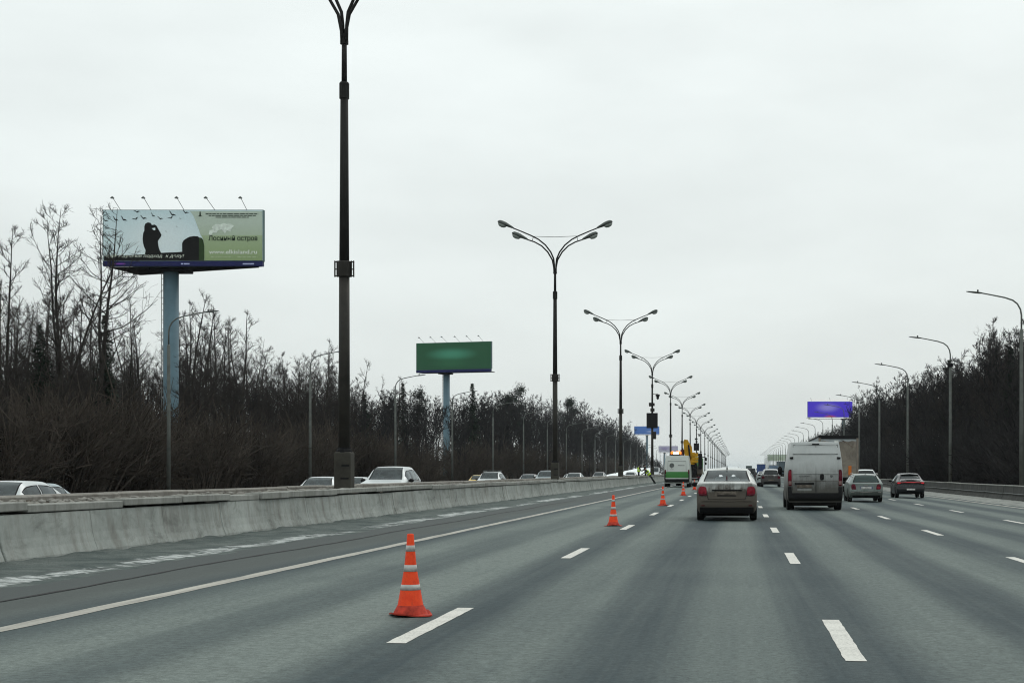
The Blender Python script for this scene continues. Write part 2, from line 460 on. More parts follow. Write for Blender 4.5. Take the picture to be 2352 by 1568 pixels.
tag(grid_sheet('opposite_road', [-34.6, -30, -24, -21.5, -19, -14.0], RY, lambda x, y: gz(x), M_ROAD), kind='structure')
# painted lines, 4 mm above the asphalt
PER, DL = 11.75, 3.1
dash_me = {}
for k, (X, Y0) in enumerate(((-2.667, 11.95), (0.85, 11.1), (4.47, 22.2), (7.95, 31.0))):
    yy = Y0 - PER
    while yy < 330:
        if yy > 4:
            i = int((yy * 7) % 3)
            if i not in dash_me:
                rr = random.Random(i); n = 24
                m = MB(); L = [(-0.078 + rr.uniform(-.004, .004), DL * j / n) for j in range(n + 1)]; Rr = [(0.078 + rr.uniform(-.004, .004), DL * j / n) for j in range(n + 1)]
                for j in range(n): m.add([(*L[j], 0), (*Rr[j], 0), (*Rr[j + 1], 0), (*L[j + 1], 0)], [(0, 1, 2, 3)])
                me = m.mesh('lane_dash'); me.materials.append(M_LINE); dash_me[i] = me
            o = bpy.data.objects.new('lane_dash', dash_me[i]); COL.objects.link(o); o.parent = road
            o.location = (X, yy, gz(X) + 0.004); o.rotation_euler = (0, 0.01, 0)
        yy += PER
m = MB(); rr = random.Random(5)
yy = -5; edge = []
while yy < 900:
    edge.append((yy, -0.095 + rr.uniform(-.012, .012), 0.095 + rr.uniform(-.012, .012))); yy += 0.6 if yy < 120 else 20
for a, b in zip(edge, edge[1:]):
    m.add([(a[1], a[0], 0), (a[2], a[0], 0), (b[2], b[0], 0), (b[1], b[0], 0)], [(0, 1, 2, 3)])
o = m.build('edge_line', M_EDGE, road); o.location = (-6.07, 0, gz(-6.07) + 0.004); o.rotation_euler = (0, 0.01, 0)
m = MB(); m.add([(-0.09, 20, 0), (0.09, 20, 0), (0.09, 900, 0), (-0.09, 900, 0)], [(0, 1, 2, 3)])
o = m.build('edge_line', M_EDGE, road); o.location = (11.45, 0, gz(11.45) + 0.004)
# black seam where shoulder and carriageway were paved
m = MB(); rr = random.Random(9); pts = []
yy = 8
while yy < 70:
    pts.append((-7.35 + 0.05 * math.sin(yy * 0.5) + rr.uniform(-.02, .02), yy, 0.02 + 0.02 * rr.random())); yy += 0.5
for a, b in zip(pts, pts[1:]):
    m.add([(a[0] - a[2], a[1], 0), (a[0] + a[2], a[1], 0), (b[0] + b[2], b[1], 0), (b[0] - b[2], b[1], 0)], [(0, 1, 2, 3)])
o = m.build('tar_seam', M_BLACK, road); o.location = (0, 0, 0.0785)

# ------------------------------------------------------------------ median: barrier, slush bank, rubble, far barrier
WX = -10.0                                            # foot of the near barrier
prof = [(0, -0.06), (-0.01, 0.05), (-0.06, 0.18), (-0.095, 0.32), (-0.14, 0.645), (-0.14, 0.66), (-0.42, 0.66), (-0.42, -0.06)]
def barrier_seg(L, seed):
    m = MB(); rr = random.Random(seed); g = 0.008
    rings = []
    for y in (g, g + 0.012, L - g - 0.012, L - g):
        ins = 0.010 if y in (g, L - g) else 0
        rings.append([(x - ins * (1 if x > -0.2 else -1), y, z) for x, z in prof])
    m.rings(rings, True)
    return m.mesh('barrier_segment')
barrier = thing('concrete_barrier', 'long pale concrete barrier along the left shoulder, streaked and stained', 'barrier', (WX, 0, gz(WX)))
segs = [barrier_seg(3.0, i) for i in range(4)]
for s in segs: s.materials.append(M_CONC)
rr = random.Random(3)
for k in range(92):
    o = bpy.data.objects.new('barrier_segment', segs[k % 4]); COL.objects.link(o); o.parent = barrier
    o.location = (rr.uniform(-.012, .012), 6 + 3.0 * k, rr.uniform(-.012, .012))
m = MB(); m.rings([[(x, y, z) for x, z in prof] for y in (282, 900, 3000)], True)
m.build('distant_barrier', M_CONC, barrier)
# coping stones on top, uneven lengths, a dark gap below some of them
yy = 6.0; k = 0
cope_cache = {}
while yy < 282:
    L = rr.choice([2.0, 2.6, 3.4, 4.2, 5.2]); hgt = rr.choice([0.115, 0.125, 0.14]); ov = rr.choice([0.025, 0.04, 0.06])
    key = (L, hgt, ov)
    if key not in cope_cache:
        m = MB(); m.box(-0.44, -0.14 + ov, 0.01, L - 0.012, 0, hgt, 0.012); me = m.mesh('coping_stone'); me.materials.append(M_COPE); cope_cache[key] = me
    o = bpy.data.objects.new('coping_stone', cope_cache[key]); COL.objects.link(o); o.parent = barrier
    o.location = (rr.uniform(-.012, .012), yy, 0.672 + rr.choice([0.004, 0.006, 0.012, 0.03]))
    o.rotation_euler = (rr.uniform(-.003, .003), 0, 0)
    yy += L + rr.choice([0, 0, 0, 0.02, 0.05])
m = MB(); m.box(-0.43, -0.11, 282, 3000, 0.66, 0.80); m.build('distant_coping', M_COPE, barrier)

# slush bank at the barrier's foot
def nz(x, y, s=1.0):
    return (math.sin(x * 3.1 * s + y * 1.3 * s) + math.sin(y * 2.7 * s - x * 1.9 * s + 1.3) + math.sin(y * 6.1 * s + x * 4.4 * s + 0.4) * 0.6 + math.sin(y * 13.7 * s + 2.2) * 0.35) / 2.95
xs_ = [-10.12, -10.0, -9.85, -9.6, -9.3, -9.0, -8.75, -8.5, -8.3, -8.15, -8.0, -7.85]
ys_ = [6 + 0.22 * i for i in range(420)] + [98.5 + 2.0 * i for i in range(90)]
def slush(x, y):
    t = min(max((-8.05 - 0.15 * nz(2, y, 0.35) - 0.06 * nz(5, y, 1.3) - x) / 1.9, -0.05), 1)
    if t <= 0: return gz(x) - 0.012
    jag = 0.5 + 0.5 * nz(0, y, 0.9) + 0.25 * nz(3, y, 3.1)
    return gz(x) + 0.002 + t ** 1.6 * (0.004 + 0.045 * jag) + 0.02 * nz(x * 2, y, 2.0) * min(t * 3, 1)
tag(grid_sheet('slush_bank', xs_, ys_, slush, M_SLUSH), 'grey slush bank piled along the foot of the near barrier', 'slush', kind='stuff')
# snow dust along the right shoulder
xs_ = [11.9, 12.1, 12.4, 12.8, 13.2, 13.6, 13.9]
ys_ = [30 + 0.5 * i for i in range(260)] + [161 + 5 * i for i in range(60)]
tag(grid_sheet('shoulder_snow', xs_, ys_, lambda x, y: gz(x) + 0.004 + 0.05 * min(max((x - 12.0 - 0.35 * nz(1, y, 0.8)), -0.1), 1.2) + 0.015 * nz(x * 2, y, 1.5), M_SNOWGREY), 'pale snow dust along the foot of the right barrier', 'snow', kind='stuff')

# median fill behind the coping
ys_ = [4 + 0.35 * i for i in range(330)] + [121 + 2 * i for i in range(110)] + [360, 500, 900, 3000]
tag(grid_sheet('median_strip', [-14.1, -13.6, -12.8, -12.0, -11.4, -10.9, -10.45], ys_, lambda x, y: 0.80 + 0.035 * nz(x, y, 1.4) + 0.03 * nz(x * 2, y, 3.3), M_RUBBLE), kind='structure')
stone_me = []
for i in range(6):
    bm = bmesh.new(); bmesh.ops.create_icosphere(bm, subdivisions=1, radius=1.0); rr = random.Random(i)
    for v in bm.verts: v.co *= rr.uniform(0.7, 1.15)
    for v in bm.verts: v.co.z *= 0.6
    me = bpy.data.meshes.new('stone'); bm.to_mesh(me); bm.free()
    stone_me.append(me)
M_STONE = concrete('rubble_stone', (0.15, 0.142, 0.125), (0.27, 0.265, 0.245), (0.085, 0.07, 0.058), False)
vs, fs, off = [], [], 0
rr = random.Random(33)
SA = [(np.array([v.co[:] for v in me.vertices]), np.array([p.vertices[:] for p in me.polygons])) for me in stone_me]
for me in stone_me: bpy.data.meshes.remove(me)
for k in range(2600):
    y = 8 + 150 * rr.random() ** 1.6; x = rr.uniform(-12.6, -10.55); s = rr.uniform(0.025, 0.075) * (1.25 if rr.random() < .1 else 1)
    A, F = SA[k % 6]; a = rr.uniform(0, 6.28); c, sn = math.cos(a), math.sin(a)
    P = A * [s * rr.uniform(.8, 1.8), s * rr.uniform(.8, 1.4), s * rr.uniform(0.7, 1.1)]
    P = np.stack([P[:, 0] * c - P[:, 1] * sn + x, P[:, 0] * sn + P[:, 1] * c + y, P[:, 2] + 0.83 + s * .3], 1)
    vs.append(P); fs.append(F + off); off += len(P)
me = np_mesh('rubble', np.concatenate(vs), np.concatenate(fs), M_STONE)
tag(link_mesh('rubble', me, None), 'brown rubble and stones filling the raised median', 'rubble', kind='stuff')
# barrier on the far side of the median
far_b = thing('concrete_barrier', 'pale far barrier of the median seen just above the rubble', 'barrier', (-12.9, 0, 0))
fm = MB(); fm.rings([[(0, y, 0.62), (0.02, y, 0.90), (-0.02, y, 0.935), (-0.3, y, 0.935), (-0.33, y, 0.90), (-0.45, y, 0.3), (-0.62, y, 0.05), (-0.62, y, -0.2), (0, y, -0.2)] for y in (0.01, 3.99)], True)
fme = fm.mesh('barrier_segment'); fme.materials.append(M_PALECONC)
rr = random.Random(8)
for k in range(70):
    o = bpy.data.objects.new('barrier_segment', fme); COL.objects.link(o); o.parent = far_b; o.location = (rr.uniform(-.02, .02), 8 + 4 * k, rr.uniform(-.012, .012))
m = MB(); m.box(-0.33, 0, 288, 3000, 0, 0.935); m.build('distant_barrier', M_PALECONC, far_b)

# right-hand barrier, sooty concrete with a dusty pale top ledge
rb = thing('concrete_barrier', 'dark sooty concrete barrier with a pale top along the right shoulder', 'barrier', (13.85, 0, gz(13.85)))
m = MB(); m.rings([[(0, y, -0.1), (0, y, 0.1), (0.10, y, 0.27), (0.155, y, 0.75), (0.45, y, 0.75), (0.45, y, -0.1)] for y in (0.008, 2.992)], True)
rme = m.mesh('barrier_segment'); rme.materials.append(M_DARKCONC)
m = MB(); m.box(0.13, 0.47, 0.008, 2.992, 0.752, 0.80, 0.012); rle = m.mesh('coping_stone'); rle.materials.append(M_COPE)
m = MB(); m.box(-0.015, 0.05, 0.02, 2.98, 0.36, 0.40, 0.01); rra = m.mesh('rail'); rra.materials.append(M_STEEL)
for k in range(80):
    y = 36 + 3 * k
    for nm, me in (('barrier_segment', rme), ('coping_stone', rle), ('rail', rra)):
        o = bpy.data.objects.new(nm, me); COL.objects.link(o); o.parent = rb; o.location = (rr.uniform(-.015, .015) + (0.075 if nm == 'rail' else 0), y, rr.uniform(-.008, .008))
m = MB(); m.rings([[(0, y, -0.1), (0, y, 0.1), (0.10, y, 0.27), (0.155, y, 0.75), (0.45, y, 0.75), (0.45, y, -0.1)] for y in (276, 900, 2500)], True); m.build('distant_barrier', M_DARKCONC, rb)
tag(grid_sheet('verge', [14.35, 15.2, 16.0, 17.2, 18.4], [20 + 2 * i for i in range(150)] + [330, 600, 1200, 2500], lambda x, y: -0.14 + 0.52 * math.exp(-((x - 15.4) / 0.9) ** 2) + 0.06 * nz(x, y, 0.7), M_BARE), kind='structure')

# ------------------------------------------------------------------ median lamp posts
HA = [(0.05, 14.35), (0.06, 14.9), (0.10, 15.3), (0.29, 15.74), (0.64, 16.20), (1.10, 16.57), (1.57, 16.81), (2.15, 17.06), (2.75, 17.30)]
HB = [(0.05, 14.35), (0.07, 14.7), (0.17, 15.2), (0.47, 15.72), (0.87, 16.12), (1.34, 16.38), (1.80, 16.53)]
HA = [(x, z - 0.86) for x, z in HA]; HB = [(x, z - 0.86) for x, z in HB]
def lamp_head(parent, x, z, sgn, ang, y=0.0, s=1.0):
    """oval street luminaire, its neck at (x, z), pointing outwards"""
    m = MB(); prof_ = [(-0.02, .05, .05), (0.10, .095, .09), (0.30, .15, .125), (0.50, .20, .165), (0.72, .225, .17), (0.88, .185, .145), (0.97, .09, .07)]
    c, sn = math.cos(ang), math.sin(ang)
    def ringat(t, w, h, zo=0.0, up=1.0):
        r = []
        for k in range(12):
            a = 2 * math.pi * k / 12
            yy, zz = w * math.cos(a), h * math.sin(a)
            if zz < 0: zz *= up
            r.append((x + sgn * (t * s * c - (zz * s + zo) * sn), y + yy * s, z + t * s * sn + (zz * s + zo) * c))
        return r
    m.rings([ringat(t, w, h, 0, 0.45) for t, w, h in prof_], True)
    hd = m.build('lamp_head', M_HEAD, parent, True)
    m = MB(); m.rings([ringat(t, w, h, -0.075 * s) for t, w, h in ((0.42, .06, .03), (0.50, .15, .11), (0.66, .18, .15), (0.82, .16, .12), (0.92, .06, .04))], True)
    m.build('bowl', M_BOWL, hd, True)
def median_lamp(loc, label, extras=False, detail=True):
    r = thing('double_lamp_post', label, 'lamp post', loc, 0, 'lamp posts down the median')
    n = 14 if detail else 8
    b = MB().box(-0.25, 0.25, -0.25, 0.25, -0.1, 1.10, 0.03).build('base_casing', M_BOXGREY, r)
    if detail:
        m = MB(); m.box(-0.05, 0.20, -0.26, -0.252, 0.28, 0.33); m.build('latch', M_BLACK, b); m = MB(); m.box(-0.02, 0.22, -0.26, -0.252, 0.66, 0.72); m.build('latch', M_BLACK, b)
    MB().lathe([(0.24, 1.02), (0.24, 1.16), (0.20, 1.18), (0.20, 1.24)], n).build('collar', M_BLACK, r)
    MB().lathe([(0.175, 1.1), (0.165, 4.0), (0.158, 6.45)], n).build('lower_shaft', M_POLE, r, True)
    br = MB(); br.lathe([(0.185, 6.40), (0.20, 6.42), (0.20, 6.86), (0.185, 6.88)], n); br.build('bracket_collar', M_POLE, r)
    for sx in (-1, 1):
        m = MB()
        for z in (6.42, 6.62, 6.84): m.box(*sorted((sx * 0.19, sx * 0.29)), -0.03, 0.03, z, z + 0.03)
        for x in (0.20, 0.27): m.box(*sorted((sx * x, sx * (x + 0.03))), -0.032, 0.032, 6.40, 6.89)
        m.build('bracket', M_POLE, r)
    MB().lathe([(0.152, 6.45), (0.135, 9.0), (0.115, 12.2)], n).build('middle_shaft', M_POLEDARK, r, True)
    MB().lathe([(0.15, 11.80), (0.15, 12.25), (0.12, 12.3)], n).build('joint', M_POLEDARK, r)
    MB().lathe([(0.085, 12.2), (0.075, 13.75)], n).build('upper_shaft', M_POLEDARK, r, True)
    MB().lathe([(0.125, 13.45), (0.125, 13.56)], n).build('ring', M_POLEDARK, r)
    for sx in (-1, 1):
        for P, yo in ((HA, 0.06), (HB, -0.06)):
            MB().tube([(sx * x, yo, z) for x, z in P], [0.055 - 0.018 * i / len(P) for i in range(len(P))], 8).build('arm', M_POLEDARK, r, True)
            lamp_head(r, sx * P[-1][0], P[-1][1], sx, 0.40, yo, 1.12)
        if detail:
            MB().tube([(sx * 1.42, 0.06, 15.87), (sx * 1.50, -0.06, 15.58)], 0.02, 5).build('link_bar', M_POLE, r)
    if detail:
        MB().tube([(-1.45, 0.06, 15.90), (0, 0.06, 15.86), (1.45, 0.06, 15.92)], 0.016, 5).build('tie_cable', M_POLE, r)
    if extras:
        MB().box(-0.75, 0.75, -0.44, -0.2, 6.36, 8.40, 0.03).build('sign_cabinet', M_BLACK, r)
        MB().box(0.14, 0.52, -0.2, 0.2, 4.9, 5.9, 0.03).build('control_box', M_POLE, r)
        MB().tube([(0.05, -0.1, 10.95), (0.72, -0.1, 11.0)], 0.035, 6).build('camera_bracket', M_POLE, r)
        MB().lathe([(0.08, 10.95), (0.30, 10.85), (0.30, 10.72), (0.17, 10.62), (0.19, 10.40), (0.08, 10.22)], 10, 'z', (0.74, -0.1, 0)).build('dome_camera', M_BLACK, r, True)
        m = MB(); m.box(-0.45, -0.13, -0.2, 0.2, 9.3, 9.8, 0.03); m.box(0.13, 0.32, -0.2, 0.2, 9.35, 9.75, 0.03); m.build('junction_box', M_POLE, r)
        MB().box(-0.25, 0.30, -0.2, 0.2, 8.6, 9.05, 0.03).build('junction_box', M_POLE, r)
    return r
LX, LZ0 = -12.0, 0.86
lab0 = 'nearest lamp post on the median, its arms cut off by the picture top'
lamp0 = median_lamp((-11.95, 46.6, LZ0), lab0)
SPX = [46.6, 100.6, 156, 207, 263, 317, 371, 425]
l2 = copy_tree(lamp0, (-12.0, 100.6, LZ0), label='second nearest double lamp post on the median, four lamp heads clear against the sky')
copy_tree(lamp0, (-11.95, 156, LZ0), label='double lamp post on the median just left of the post with the black cabinet')
lx = median_lamp((-11.6, 207, LZ0), 'double lamp post carrying a large black cabinet and a dome camera', True)
proto_far = None
for k in range(4, 27):
    y = 263 + 54 * (k - 4)
    if y == 425:
        median_lamp((-11.6, y, LZ0), 'farther double lamp post carrying a dark cabinet, above the yellow crane', True); continue
    lab = f'{ORD[k]} double lamp post along the median counting from the camera' if k < 12 else 'tiny distant double lamp post near the far end of the median row'
    if proto_far is None: proto_far = median_lamp((-11.6, y, LZ0), lab, False, k < 6)
    else:
        c = copy_tree(proto_far, (-11.6 + rng.uniform(-.08, .08), y, LZ0), label=lab); c.rotation_euler = (rng.uniform(-.006, .006), rng.uniform(-.006, .006), rng.uniform(-.05, .05))

# ------------------------------------------------------------------ single-arm lamp posts at both roadsides
def side_lamp(sgn, mat):
    """curved arm reaching in direction sgn"""
    r = thing('curved_lamp_post', 'x', 'lamp post')
    MB().lathe([(0.19, -0.3), (0.19, 0.5), (0.13, 0.55)], 10).build('base_sleeve', mat, r)
    MB().lathe([(0.14, 0.5), (0.12, 5.0), (0.105, 10.1), (0.06, 10.2)], 10).build('shaft', mat, r, True)
    P = [(0, 10.15), (0, 11.0), (0.06, 11.35), (0.24, 11.68), (0.52, 11.90), (1.0, 12.06), (1.8, 12.22), (2.55, 12.36)]
    MB().tube([(sgn * x, 0, z) for x, z in P], [0.055, 0.055, 0.052, 0.05, 0.048, 0.045, 0.04, 0.038], 8).build('arm', mat, r, True)
    m = MB(); a = 0.10
    sec = [(2.35, .05, .04), (2.55, .09, .06), (2.9, .13, .055), (3.2, .11, .035), (3.32, .04, .02)]
    m.rings([[(sgn * (t), w * math.cos(q), 12.33 + (t - 2.35) * a + h * math.sin(q)) for q in (2 * math.pi * k / 10 for k in range(10))] for t, w, h in sec], True)
    hd = m.build('lamp_head', M_HEAD, r, True)
    MB().lathe([(0.05, 12.42), (0.05, 12.52), (0.02, 12.54)], 8, 'z', (sgn * 2.62, 0, 0)).build('light_sensor', M_BLACK, hd)
    return r
pr = side_lamp(-1, M_POLEGREY); pl = side_lamp(1, M_POLEGREY)
Z0 = -0.25
first = True
for k in range(30):
    y = 92.3 + 31.0 * k
    lab = (['curved single-arm lamp post at the right picture edge, nearest on that side', 'second curved lamp post on the right, a dark fitting high on its shaft', 'third curved lamp post on the right, above the dark crossover', 'fourth curved lamp post on the right, arm just clearing the treetops', 'fifth curved lamp post on the right, arm just above the violet billboard'] + ['small distant curved lamp post in the row above the white van'] * 40)[k]
    o = pr if k == 0 else copy_tree(pr)
    o.location = (17, y, Z0); tag(o, lab, None, 'curved lamp posts along the right verge')
    if k == 1: MB().box(-0.2, 0.2, -0.2, 0.2, 10.0, 10.3, 0.04).build('fitting', M_BLACK, o)
for k in range(30):
    y = 101.7 + 33.6 * k
    lab = (['curved lamp post standing in front of the thick blue billboard column on the left', 'curved lamp post whose arm runs behind the near median lamp post', 'curved lamp post with its arm ending below the left corner of the green billboard', 'curved lamp post just right of the green billboard column, beside the pointed fir', ] + [f'{w} curved lamp post along the left forest edge, right of the pointed fir' for w in ('first', 'second', 'third', 'fourth', 'fifth', 'sixth')] + ['tiny distant curved lamp post along the left forest edge'] * 40)[k]
    o = pl if k == 0 else copy_tree(pl)
    o.location = (-37.7, y, -0.42); tag(o, lab, None, 'curved lamp posts along the left verge')


# ------------------------------------------------------------------ trees
def polylines_mesh(name, lines, mat):
    """lines: list of (pts (k,3), radii (k,), sides)"""
    V, F, off = [], [], 0
    for P, rd, n in lines:
        P = np.asarray(P); k = len(P)
        d = np.gradient(P, axis=0); d /= (np.linalg.norm(d, axis=1, keepdims=True) + 1e-9)
        ref = np.array([0.31, 0.95, 0.05]) if abs(d[0][1]) < 0.8 else np.array([1.0, 0.1, 0.0])
        a = np.cross(d, ref); a /= (np.linalg.norm(a, axis=1, keepdims=True) + 1e-9); b = np.cross(d, a)
        if n == 2:                       # finest twigs: a thin ribbon
            ring = np.stack([P + a * rd[:, None], P - a * rd[:, None]], 1)
            V.append(ring.reshape(-1, 3)); i = np.arange(k - 1) * 2 + off
            F.append(np.stack([i, i + 1, i + 3, i + 2], 1)); off += 2 * k; continue
        t = np.arange(n) * 2 * np.pi / n
        ring = P[:, None, :] + rd[:, None, None] * (np.cos(t)[None, :, None] * a[:, None, :] + np.sin(t)[None, :, None] * b[:, None, :])
        V.append(ring.reshape(-1, 3))
        i = (np.arange(k - 1) * n)[:, None]; j = np.arange(n)[None, :]; j2 = (j + 1) % n
        F.append(np.stack([i + j, i + j2, i + n + j2, i + n + j], 2).reshape(-1, 4) + off); off += n * k
    return np_mesh(name, np.concatenate(V), np.concatenate(F), mat)

def bare_tree(seed, H=16.0, first=0.35, spread=0.24, nb=26, ns=7, nt=5, lean=0.02, up=0.9, rt=0.013, fork=0.0, fine=True):
    """leafless tree of height H: returns (trunk lines, twig lines)"""
    g = np.random.default_rng(seed)
    def grow(p, d, L, k, curl, lift):
        pts = [p]; d = d / np.linalg.norm(d)
        for i in range(k):
            d = d + g.normal(0, curl, 3); d[2] += lift; d /= np.linalg.norm(d)
            p = p + d * (L / k); pts.append(p)
        return np.array(pts)
    big, small = [], []
    r0 = 0.011 * H + 0.03
    tr = grow(np.zeros(3), np.array([g.normal(0, lean), g.normal(0, lean), 1.0]), H, 12, 0.035, 0.06)
    tr *= H / tr[-1][2]
    trr = r0 * (1 - np.linspace(0, 1, 13) ** 0.9) + 0.014
    big.append((tr, trr, 6))
    stems = [(tr, trr, first)]
    if fork > 0:
        for q in range(2 if fork > 0.6 else 1):
            i = int(12 * g.uniform(0.3, 0.5)); a = g.uniform(0, 6.28)
            P = grow(tr[i], np.array([0.45 * math.cos(a), 0.45 * math.sin(a), 1.0]), (H - tr[i][2]) * g.uniform(.8, .95), 9, 0.06, 0.08)
            rr_ = trr[i] * 0.75 * (1 - np.linspace(0, 1, 10) ** 0.9) + 0.013
            big.append((P, rr_, 5)); stems.append((P, rr_, 0.15))
    for P, rd, f0 in stems:
        cnt = nb if P is tr else nb // 2
        for bI in range(cnt):
            u = f0 + (0.985 - f0) * ((bI + g.uniform(0, 1)) / cnt)
            x = u * (len(P) - 1); i = int(x); q = P[i] + (P[min(i + 1, len(P) - 1)] - P[i]) * (x - i); ri = np.interp(x, range(len(P)), rd)
            a = g.uniform(0, 2 * math.pi); el = g.uniform(0.35, 0.95) * up
            L = H * spread * (1.08 - u) ** 0.6 * g.uniform(0.45, 1.25) * (1.0 if u > f0 + .06 else 0.6)
            d = np.array([math.cos(a) * math.cos(el), math.sin(a) * math.cos(el), math.sin(el)])
            B = grow(q, d, L, 6, 0.12, 0.10 * up); rb_ = np.linspace(min(ri * 0.55, 0.012 * L + 0.012), rt * 0.9, 7)
            (big if L > H * 0.16 else small).append((B, rb_, 4 if L > H * 0.16 else 3))
            for sI in range(ns):
                v = g.uniform(0.22, 1.0); x2 = v * 6; i2 = min(int(x2), 5); p2 = B[i2] + (B[i2 + 1] - B[i2]) * (x2 - i2)
                bd = B[i2 + 1] - B[i2]; bd /= np.linalg.norm(bd)
                dd = bd + g.normal(0, 0.55, 3); dd[2] += 0.25
                L2 = L * g.uniform(0.25, 0.55) * (1.15 - 0.5 * v)
                S = grow(p2, dd, L2, 3, 0.18, 0.08); small.append((S, np.linspace(rt * 0.85, rt * 0.6, 4), 3 if fine else 2))
                for tI in range(nt):
                    w = g.uniform(0.15, 1.0); x3 = w * 3; i3 = min(int(x3), 2); p3 = S[i3] + (S[i3 + 1] - S[i3]) * (x3 - i3)
                    dd = (S[i3 + 1] - S[i3]); dd = dd / (np.linalg.norm(dd) + 1e-9) + g.normal(0, 0.6, 3); dd[2] += 0.2
                    T = grow(p3, dd, max(0.25, L2 * g.uniform(0.3, 0.7)), 2, 0.22, 0.06); small.append((T, np.linspace(rt * 0.62, rt * 0.4, 3), 2))
    return big, small

def tree_proto(name, seed, **kw):
    big, small = bare_tree(seed, **kw)
    return polylines_mesh('trunk', big, M_BARK), polylines_mesh('crown', small, M_TWIG), kw['H']
PROTO = [
    tree_proto('a', 1, H=18.0, first=0.34, spread=0.19, nb=34, ns=7, nt=4, up=0.95, rt=0.0145),
    tree_proto('b', 2, H=18.0, first=0.28, spread=0.24, nb=32, ns=7, nt=4, up=0.75, rt=0.0145, fork=0.5),
    tree_proto('c', 3, H=18.0, first=0.38, spread=0.22, nb=32, ns=7, nt=4, up=0.75, rt=0.0145, fork=0.8),
    tree_proto('d', 4, H=15.0, first=0.42, spread=0.17, nb=24, ns=6, nt=4, up=1.1, rt=0.015),
    tree_proto('e', 5, H=15.0, first=0.30, spread=0.22, nb=26, ns=6, nt=4, up=1.0, rt=0.015, fork=0.4),
    tree_proto('f', 6, H=15.0, first=0.50, spread=0.20, nb=24, ns=6, nt=4, up=0.85, rt=0.015, fork=0.7),
    tree_proto('g', 7, H=15.0, first=0.22, spread=0.26, nb=34, ns=7, nt=5, up=0.9, rt=0.015, fork=0.9),
]
def fir_proto(seed, H=15.0):
    g = np.random.default_rng(seed)
    z = np.linspace(0, H, 9); tr = np.stack([0.04 * np.sin(z), 0.04 * np.cos(z * .7), z], 1)
    lines = [(tr, 0.17 * (1 - z / H) + 0.015, 6)]
    tm = polylines_mesh('trunk', lines, M_BARK)
    V, F, off = [], [], 0
    zz = 1.2
    while zz < H - 0.15:
        u = zz / H; nbr = int(5 + 5 * (1 - u)); Rr = (0.19 * H * (1 - u) ** 0.85 + 0.12)
        for b in range(nbr):
            a = g.uniform(0, 6.28); L = Rr * g.uniform(0.6, 1.15); n = 7
            for s in range(n):
                t = (s + 0.6) / n; r_ = L * t; droop = -0.32 * r_ + 0.10 * r_ * t
                c = np.array([math.cos(a) * r_, math.sin(a) * r_, zz + droop + 0.15])
                for q in range(3):
                    w = (0.16 + 0.30 * L * 0.3) * (1.15 - 0.6 * t) * g.uniform(.6, 1.3)
                    aa = a + g.normal(0, 0.8); d = np.array([math.cos(aa), math.sin(aa), g.normal(-0.25, 0.3)]); sd = np.array([-d[1], d[0], g.normal(0, .5)])
                    p = c + g.normal(0, 0.05 + 0.05 * L, 3)
                    V += [p - sd * w * .32, p + sd * w * .32, p + d * w * 1.5]; F.append((off, off + 1, off + 2)); off += 3
        zz += 0.26 + 0.24 * (1 - u)
    return tm, np_mesh('crown', np.array(V), np.array(F), M_NEEDLE), H
FIR = [fir_proto(31), fir_proto(32)]
# pine: bare trunk with a rounded needle crown at the top
def pine_proto(seed, H=17.0):
    g = np.random.default_rng(seed)
    z = np.linspace(0, H * .97, 9); tr = np.stack([0.1 * np.sin(z * .4), 0.1 * np.cos(z * .3), z], 1)
    lines = [(tr, 0.20 * (1 - z / H) + 0.03, 6)]; V, F, off = [], [], 0
    for b in range(16):
        u = g.uniform(0.50, 0.98); a = g.uniform(0, 6.28); L = H * 0.14 * g.uniform(.5, 1.1) * (1.3 - u)/0.5 * .8
        p0 = np.array([0, 0, H * u]); p1 = p0 + np.array([math.cos(a) * L, math.sin(a) * L, 0.35 * L])
        lines.append((np.stack([p0, (p0 + p1) / 2 + [0, 0, -.1], p1]), np.array([.06, .045, .02]), 3))
        for c in range(3):
            q = p0 + (p1 - p0) * g.uniform(.55, 1.1)
            for s in range(60):
                p = q + g.normal(0, 1, 3) * [0.45, 0.45, 0.50]; d = g.normal(0, 1, 3); d[2] = abs(d[2]); d /= np.linalg.norm(d); sd = np.cross(d, g.normal(0, 1, 3)); sd /= np.linalg.norm(sd)
                V += [p - sd * .07, p + sd * .07, p + d * .32]; F.append((off, off + 1, off + 2)); off += 3
    return polylines_mesh('trunk', lines, M_BARK), np_mesh('crown', np.array(V), np.array(F), M_NEEDLE), H
PINE = [pine_proto(41), pine_proto(42)]

def plant(proto, x, y, h, label, group, name='bare_tree', cat='tree', rz=None):
    tm, cm, H = proto
    r = thing(name, label, cat, (x, y, terr(x, y) - 0.1), rng.uniform(0, 6.28) if rz is None else rz, group)
    s = h / H; w = s * (rng.uniform(0.85, 1.1) if h > 6 else 1.2)
    r.scale = (w, w, s)
    for nm, me in (('trunk', tm), ('crown', cm)):
        o = bpy.data.objects.new(nm, me); COL.objects.link(o); o.parent = r
    return r
def to_y(px, X): return FPX * X / (px - VX)
def top_h(py, X, Y): return (VY - py) * Y / FPX + EYE - terr(X, Y) + 0.1
def at_tree(px, py, X, proto, label, group=None, name='bare_tree', cat='tree', rz=None):
    Y = to_y(px, X); return plant(proto, X, Y, top_h(py, X, Y), label, group, name, cat, rz)

